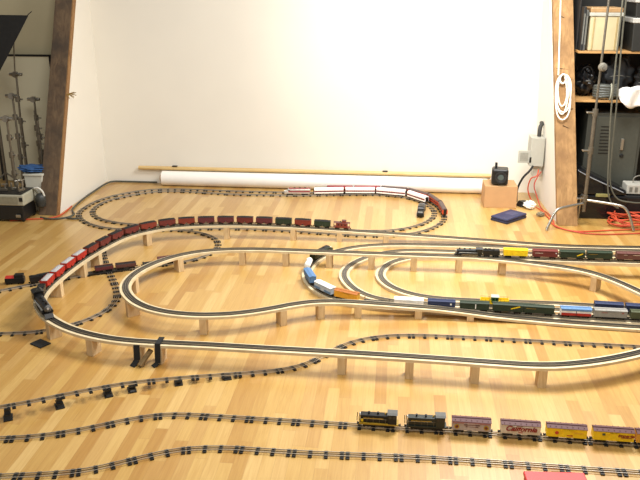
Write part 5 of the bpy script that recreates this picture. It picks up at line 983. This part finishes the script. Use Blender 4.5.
c = MB().lathe((.01, -.03, 1.57), [(.030, -.03), (.040, -.015), (.040, .015), (.030, .03)], 18, 'y').build('grip_head', mat('pale_cast_steel', '#8F8B80', .45, .6), t, smooth=True)
MB().cyl((.01, -.06, 1.57), (.01, -.085, 1.57), .016, n=12).build('head_knob', M_steel, c, smooth=True)
cord('hanging_cable', 'thin grey cable hanging straight down before the shelves, the left strand', [(2.07, 7.6, 2.6), (2.08, 7.6, 1.9), (2.095, 7.6, 1.2), (2.13, 7.6, .7), (2.16, 7.59, .35), (2.21, 7.58, .2), (2.29, 7.6, .14)], .008, M_greycord)
cord('hanging_cable', 'thin grey cable hanging before the shelves, right strand curving to the power unit', [(2.11, 7.63, 2.6), (2.12, 7.63, 1.9), (2.15, 7.63, 1.2), (2.165, 7.63, .7), (2.185, 7.62, .4), (2.27, 7.61, .24), (2.42, 7.62, .20), (2.54, 7.65, .19)], .008, M_greycord)

# white rope on the tan beam
t = thing('white_rope', 'white rope hanging in loops on the tan beam', 'rope', (1.685, 7.84, 0))
M_rope = mat('white_cotton_rope', '#E9E3D2', .8, var=.05, scale=80)
def beam_y(z): return 7.40 + 1.02 * z / 2.78 - 7.84 - .014
pts = [(-.06, beam_y(z) , z) for z in (2.4, 2.1, 1.8, 1.6, 1.43)]
MB().tube(smooth_path(pts), .008, 8).build('hanging_line', M_rope, t, smooth=True)
for k, (rx, rz, cx) in enumerate([(.055, .19, .0), (.075, .18, .012), (.082, .215, .002), (.045, .15, -.008)]):
    ring = []
    for i in range(28):
        a = 2 * PI * i / 28; z = 1.44 - rz + rz * math.cos(a)
        ring.append((cx - .015 + rx * math.sin(a) * (1 + .12 * math.sin(a * 2 + k)), beam_y(z) - .006 - .007 * k, z))
    MB().tube(ring, .0075, 8, True).build('rope_loop', M_rope, t, smooth=True)
MB().tube([(-.02 + .03 * math.cos(a), beam_y(1.42) - .04, 1.40 + .045 * math.sin(a)) for a in [2 * PI * i / 14 for i in range(14)]], .010, 8, True).build('knot', M_rope, t, smooth=True)

# ------------------------------------------------------------------ left equipment bay
t = thing('canvas_panel', 'pale grey-beige panel with black edging standing against the beige wall at left', 'panel', (-4.385, 8.55, 0))
MB().box((0, 0, .76), (.77, .03, 1.50)).build('board', mat('pale_panel', '#CFC8AC', .8, var=.03, scale=3), t)
q = MB()
q.box((0, -.018, 1.515), (.79, .02, .022)); q.box((.385, -.018, .76), (.024, .02, 1.5)); q.box((-.385, -.018, .76), (.024, .02, 1.5))
q.build('edging', M_black, t)
# black softbox
t = thing('softbox', 'black fabric softbox hanging into the top left corner', 'softbox', (-4.55, 7.6, 0))
P0 = Vector((-3.635, 7.4, 2.013)) - Vector((-4.55, 7.6, 0)); e1 = Vector((-1.05, .05, .01)); e2 = Vector((-.56, .02, -.80)) * 1.0
cs = [P0, P0 + e1, P0 + e1 + e2, P0 + e2]; ap = P0 + (e1 + e2) / 2 + Vector((0, .5, .05))
ap4 = [ap + (c - (P0 + (e1 + e2) / 2)) * .12 for c in cs]
MB().add(cs + ap4, [(3, 2, 1, 0), (0, 1, 5, 4), (1, 2, 6, 5), (2, 3, 7, 6), (3, 0, 4, 7), (4, 5, 6, 7)]).build('fabric', M_matt, t, bevel=.006)
MB().tube([P0 + Vector((-.02, 0, -.005)), P0 + Vector((.035, -.005, .035))], .004, 6).build('rod_tip', M_black, t)
cc = P0 + (e1 + e2) / 2
MB().cyl((cc.x, cc.y + .56, .05), (cc.x, cc.y + .56, cc.z + .1), .015, n=12).build('stand_pole', M_dsteel, t, smooth=True)
MB().cyl((cc.x, cc.y + .46, cc.z), (cc.x, cc.y + .62, cc.z + .02), .05, n=14).build('lamp_head', M_black, t, smooth=True)
for k in range(3):
    a = k * 2 * PI / 3; MB().cyl((cc.x, cc.y + .56, .25), (cc.x + .35 * math.cos(a), cc.y + .56 + .35 * math.sin(a), .012), .010, n=8).build('leg', M_dsteel, t)

# light stands
def light_stand(label, x, y, h, head=True, arm=0., tilt=0.):
    t = thing('light_stand', label, 'stand', (x, y, 0), 0, group='steel stands behind the equipment cases')
    MB().cyl((0, 0, .1), (0, 0, h * .62), .017, n=12).build('column', M_dsteel, t, smooth=True)
    MB().cyl((0, 0, h * .6), (tilt, 0, h), .011, n=10).build('riser', M_dsteel, t, smooth=True)
    for z in (h * .42, h * .62, h * .8):
        c = MB().cyl((0, 0, z - .03), (0, 0, z + .03), .026, n=12).build('collar', M_dsteel, t, smooth=True)
        MB().cyl((.02, 0, z), (.065, -.02, z), .009, n=8).build('knob', M_steel, c, smooth=True)
    for k in range(3):
        a = 2 * PI * k / 3 + .5
        MB().tube(smooth_path([(0, 0, .16), (.04 * math.cos(a), .04 * math.sin(a), .15), (.085 * math.cos(a), .085 * math.sin(a), .012)], 5), .011, 8).build('leg', M_dsteel, t, smooth=True)
    if head:
        b = MB().cyl((tilt - .07, -.01, h), (tilt + .07, -.01, h), .018, n=12).build('head', M_steel, t, smooth=True)
        MB().lathe((tilt, -.02, h), [(.033, -.02), (.036, 0), (.033, .02)], 14, 'y').build('grip_disc', M_steel, b, smooth=True)
        MB().cyl((tilt + .05, -.03, h - .01), (tilt + .05, -.09, h + .02), .010, n=8).build('head_knob', M_steel, b, smooth=True)
    if arm: MB().cyl((tilt, -.03, h - .02), (tilt + arm, -.05, h + .5), .008, n=8).build('arm', M_dsteel, t, smooth=True)
    return t
light_stand('steel stand with a wide clamp head at the left edge of the picture', -3.965, 7.31, 1.0)
light_stand('tall steel stand with a bent clamp at its top under the softbox tip', -4.19, 8.02, 1.36, tilt=.02, arm=.06)
light_stand('steel stand with a crossbar head, second in from the left edge', -4.12, 7.78, 1.16, tilt=.0)
light_stand('steel stand with bright crossbar head, third in from the left edge', -4.10, 8.22, 1.06)
light_stand('slim steel stand without a head, second from the dark beam', -3.99, 7.98, .97, head=False)
light_stand('shortest slim steel stand, nearest the dark beam, rising behind the blue cloth', -3.83, 7.70, .91, head=False)

# white tub with blue cloth, equipment cases
t = thing('white_tub', 'white plastic tub beside the dark beam with blue cloth on top', 'tub', (-3.79, 7.45, 0))
M_tub = mat('off_white_plastic', '#CFCBBB', .55, var=.03)
MB().prism([(-.085, 0), (.085, 0), (.10, .385), (-.10, .385)], 'y', -.09, .09).build('tub', M_tub, t, bevel=.008)
MB().box((0, 0, .395), (.215, .20, .022)).build('rim', M_tub, t, bevel=.005)
cloth('blue_cloth', 'bunched blue cloth on the white tub', (-3.83, 7.45, .4065), (.30, .20, .07), mat('blue_fabric', '#2B4F7E', .8, var=.15, scale=20), seed=5)
M_case = mat('grey_beige_case', '#A7A38F', .5, var=.04)
t = thing('equipment_case', 'black equipment case on the floor at the left edge', 'case', (-3.885, 7.10, 0))
MB().box((0, 0, .095), (.30, .28, .15)).build('body', M_black, t, bevel=.008)
q = MB()
for sx in (-.13, .13):
    for sy in (-.11, .11): q.cyl((sx, sy - .012, .018), (sx, sy + .012, .018), .018, n=12)
q.build('caster', M_black, t)
MB().box((.10, -.155, .07), (.05, .012, .03)).build('latch', M_steel, t, bevel=.003)
t = thing('grey_case', 'grey-beige equipment case on top of the black one at the left edge', 'case', (-3.905, 7.10, .1715))
MB().box((0, 0, .06), (.38, .29, .115)).build('body', M_case, t, bevel=.012)
MB().box((-.02, -.1465, .06), (.30, .006, .07)).build('front_panel', mat('dark_beige_panel', '#8A8570', .6), t)
MB().box((.165, -.1475, .07), (.035, .006, .04)).build('latch', M_black, t)
MB().box((0, 0, .121), (.34, .27, .006)).build('top_mat', M_black, t)
for k, (x, y, w_) in enumerate([(-3.98, 7.08, 'lying at the left edge on the grey-beige case'), (-3.88, 7.14, 'in the middle of the grey-beige case'), (-3.79, 7.08, 'with an upright screw at the right of the grey-beige case')]):
    t = thing('steel_clamp', 'dark steel clamp ' + w_, 'clamp', (x, y, .2965), .6 * k)
    q = MB().box((0, 0, .013), (.085, .03, .026)); q.box((-.036, 0, .045), (.016, .03, .06)); q.build('jaw', M_dsteel, t, bevel=.003)
    MB().cyl((.02, 0, .02), (.03, -.005, .075 + .02 * k), .009, n=10).build('screw', M_steel, t, smooth=True)
    MB().cyl((.0, -.01, .07 + .02 * k), (.055, 0, .072 + .02 * k), .006, n=8).build('handle', M_steel, t, smooth=True)
# adapter and cable on the dark beam
t = thing('power_adapter', 'black oval power adapter hanging on the foot of the dark beam by a grey cable', 'adapter', (-3.645, 7.21, .19))
MB().lathe((0, -.03, -.10), [(.012, 0), (.045, .025), (.055, .075), (.05, .13), (.03, .155), (.012, .16)], 18).build('housing', mat('charcoal_plastic', '#2E2F2C', .45), t, smooth=True)
MB().tube(smooth_path([(-.02, -.03, .055), (-.06, -.03, .10), (-.075, -.03, .04), (-.055, -.03, -.05)]), .010, 8).build('dark_loop', mat('olive_cable', '#5A5440', .6), t, smooth=True)
MB().tube(smooth_path([(.045, -.03, .03), (.03, -.03, .08), (-.01, -.03, .115), (-.05, -.03, .112)]), .010, 8).build('pale_loop', mat('pale_cable', '#CFCBC0', .6), t, smooth=True)
cord('dark_hose', 'dark grey hose on the floor along the left foot of the white wall', [(-3.63, 7.10, .014), (-3.5, 7.06, .014), (-3.36, 7.12, .014), (-3.33, 7.24, .014), (-3.42, 7.42, .014), (-3.465, 7.8, .014), (-3.468, 8.2, .014), (-3.455, 8.5, .014), (-3.40, 8.60, .014), (-3.2, 8.612, .014), (-2.86, 8.612, .014)], .010, mat('grey_green_hose', '#4B4A40', .6), cat='hose')
cord('extension_cable', 'orange cord along the foot of the dark beam and left white wall', [(-3.9, 6.98, .008), (-3.7, 7.05, .008), (-3.52, 7.11, .008), (-3.465, 7.25, .008), (-3.485, 7.55, .008)], .007, M_orange)
cord('dark_hose', 'short dark tail of hose on the floor in front of the dark beam', [(-3.36, 7.12, .012), (-3.28, 7.10, .012), (-3.2, 7.12, .012)], .010, mat('grey_green_hose', '#4B4A40', .6), cat='hose')
# dry twig on the beam edge
t = thing('dry_twig', 'small dry straw-coloured twig sticking out from the edge of the dark beam', 'twig', (-3.51, 7.76, 1.18))
rnd = random.Random(2)
M_twig = mat('straw_twig', '#9A7B3C', .8, var=.2)
for i in range(9):
    dx = rnd.uniform(.04, .13); dz = rnd.uniform(-.04, .035)
    MB().tube(smooth_path([(0, 0, 0), (dx * .5, -.01, dz * .3 + .01), (dx, -.02, dz)], 4), .0035, 5).build('strand', M_twig, t)

# ------------------------------------------------------------------ light
def area(name, loc, target, size, power, col=(1, 1, 1), sy=None):
    l = bpy.data.lights.new(name, 'AREA'); l.energy = power; l.size = size; l.color = col
    if sy: l.shape = 'RECTANGLE'; l.size_y = sy
    o = bpy.data.objects.new(name, l); C.objects.link(o); o.location = loc
    o.rotation_euler = (Vector(target) - Vector(loc)).to_track_quat('-Z', 'Y').to_euler()
    return o
area('studio_lamp_overhead', (1.45, 6.0, 4.2), (.7, 4.7, 0), 1.8, 430, (1, .985, .95))
area('studio_lamp_wall', (-.5, 2.8, 4.4), (.2, 8.6, 1.1), 1.8, 188, (1, .985, .95))
o = area('added_fill_right_wall', (-2.6, 5.0, 3.4), (1.65, 8.2, 1.2), .8, 32, (1, .985, .95)); o.data.spread = R(70)  # unseen fill, added to brighten the right niche wall
w = bpy.data.worlds.new('room_glow'); bpy.context.scene.world = w; w.use_nodes = True
w.node_tree.nodes['Background'].inputs[0].default_value = (1, .97, .92, 1)
w.node_tree.nodes['Background'].inputs[1].default_value = .36

# ------------------------------------------------------------------ camera
cd = bpy.data.cameras.new('camera'); cam = bpy.data.objects.new('camera', cd); C.objects.link(cam)
cd.sensor_width = 36; cd.lens = 36 * 750 / 640; cd.clip_start = .05
cam.location = (0, 0, 2.34); cam.rotation_euler = (R(90 - 19.1197), 0, R(5.755))
sc = bpy.context.scene; sc.camera = cam
vs = sc.view_settings; sc.display_settings.display_device = 'sRGB'
vs.view_transform = 'Standard'; vs.look = 'None'; vs.gamma = 1; vs.use_curve_mapping = False; vs.exposure = -0.08
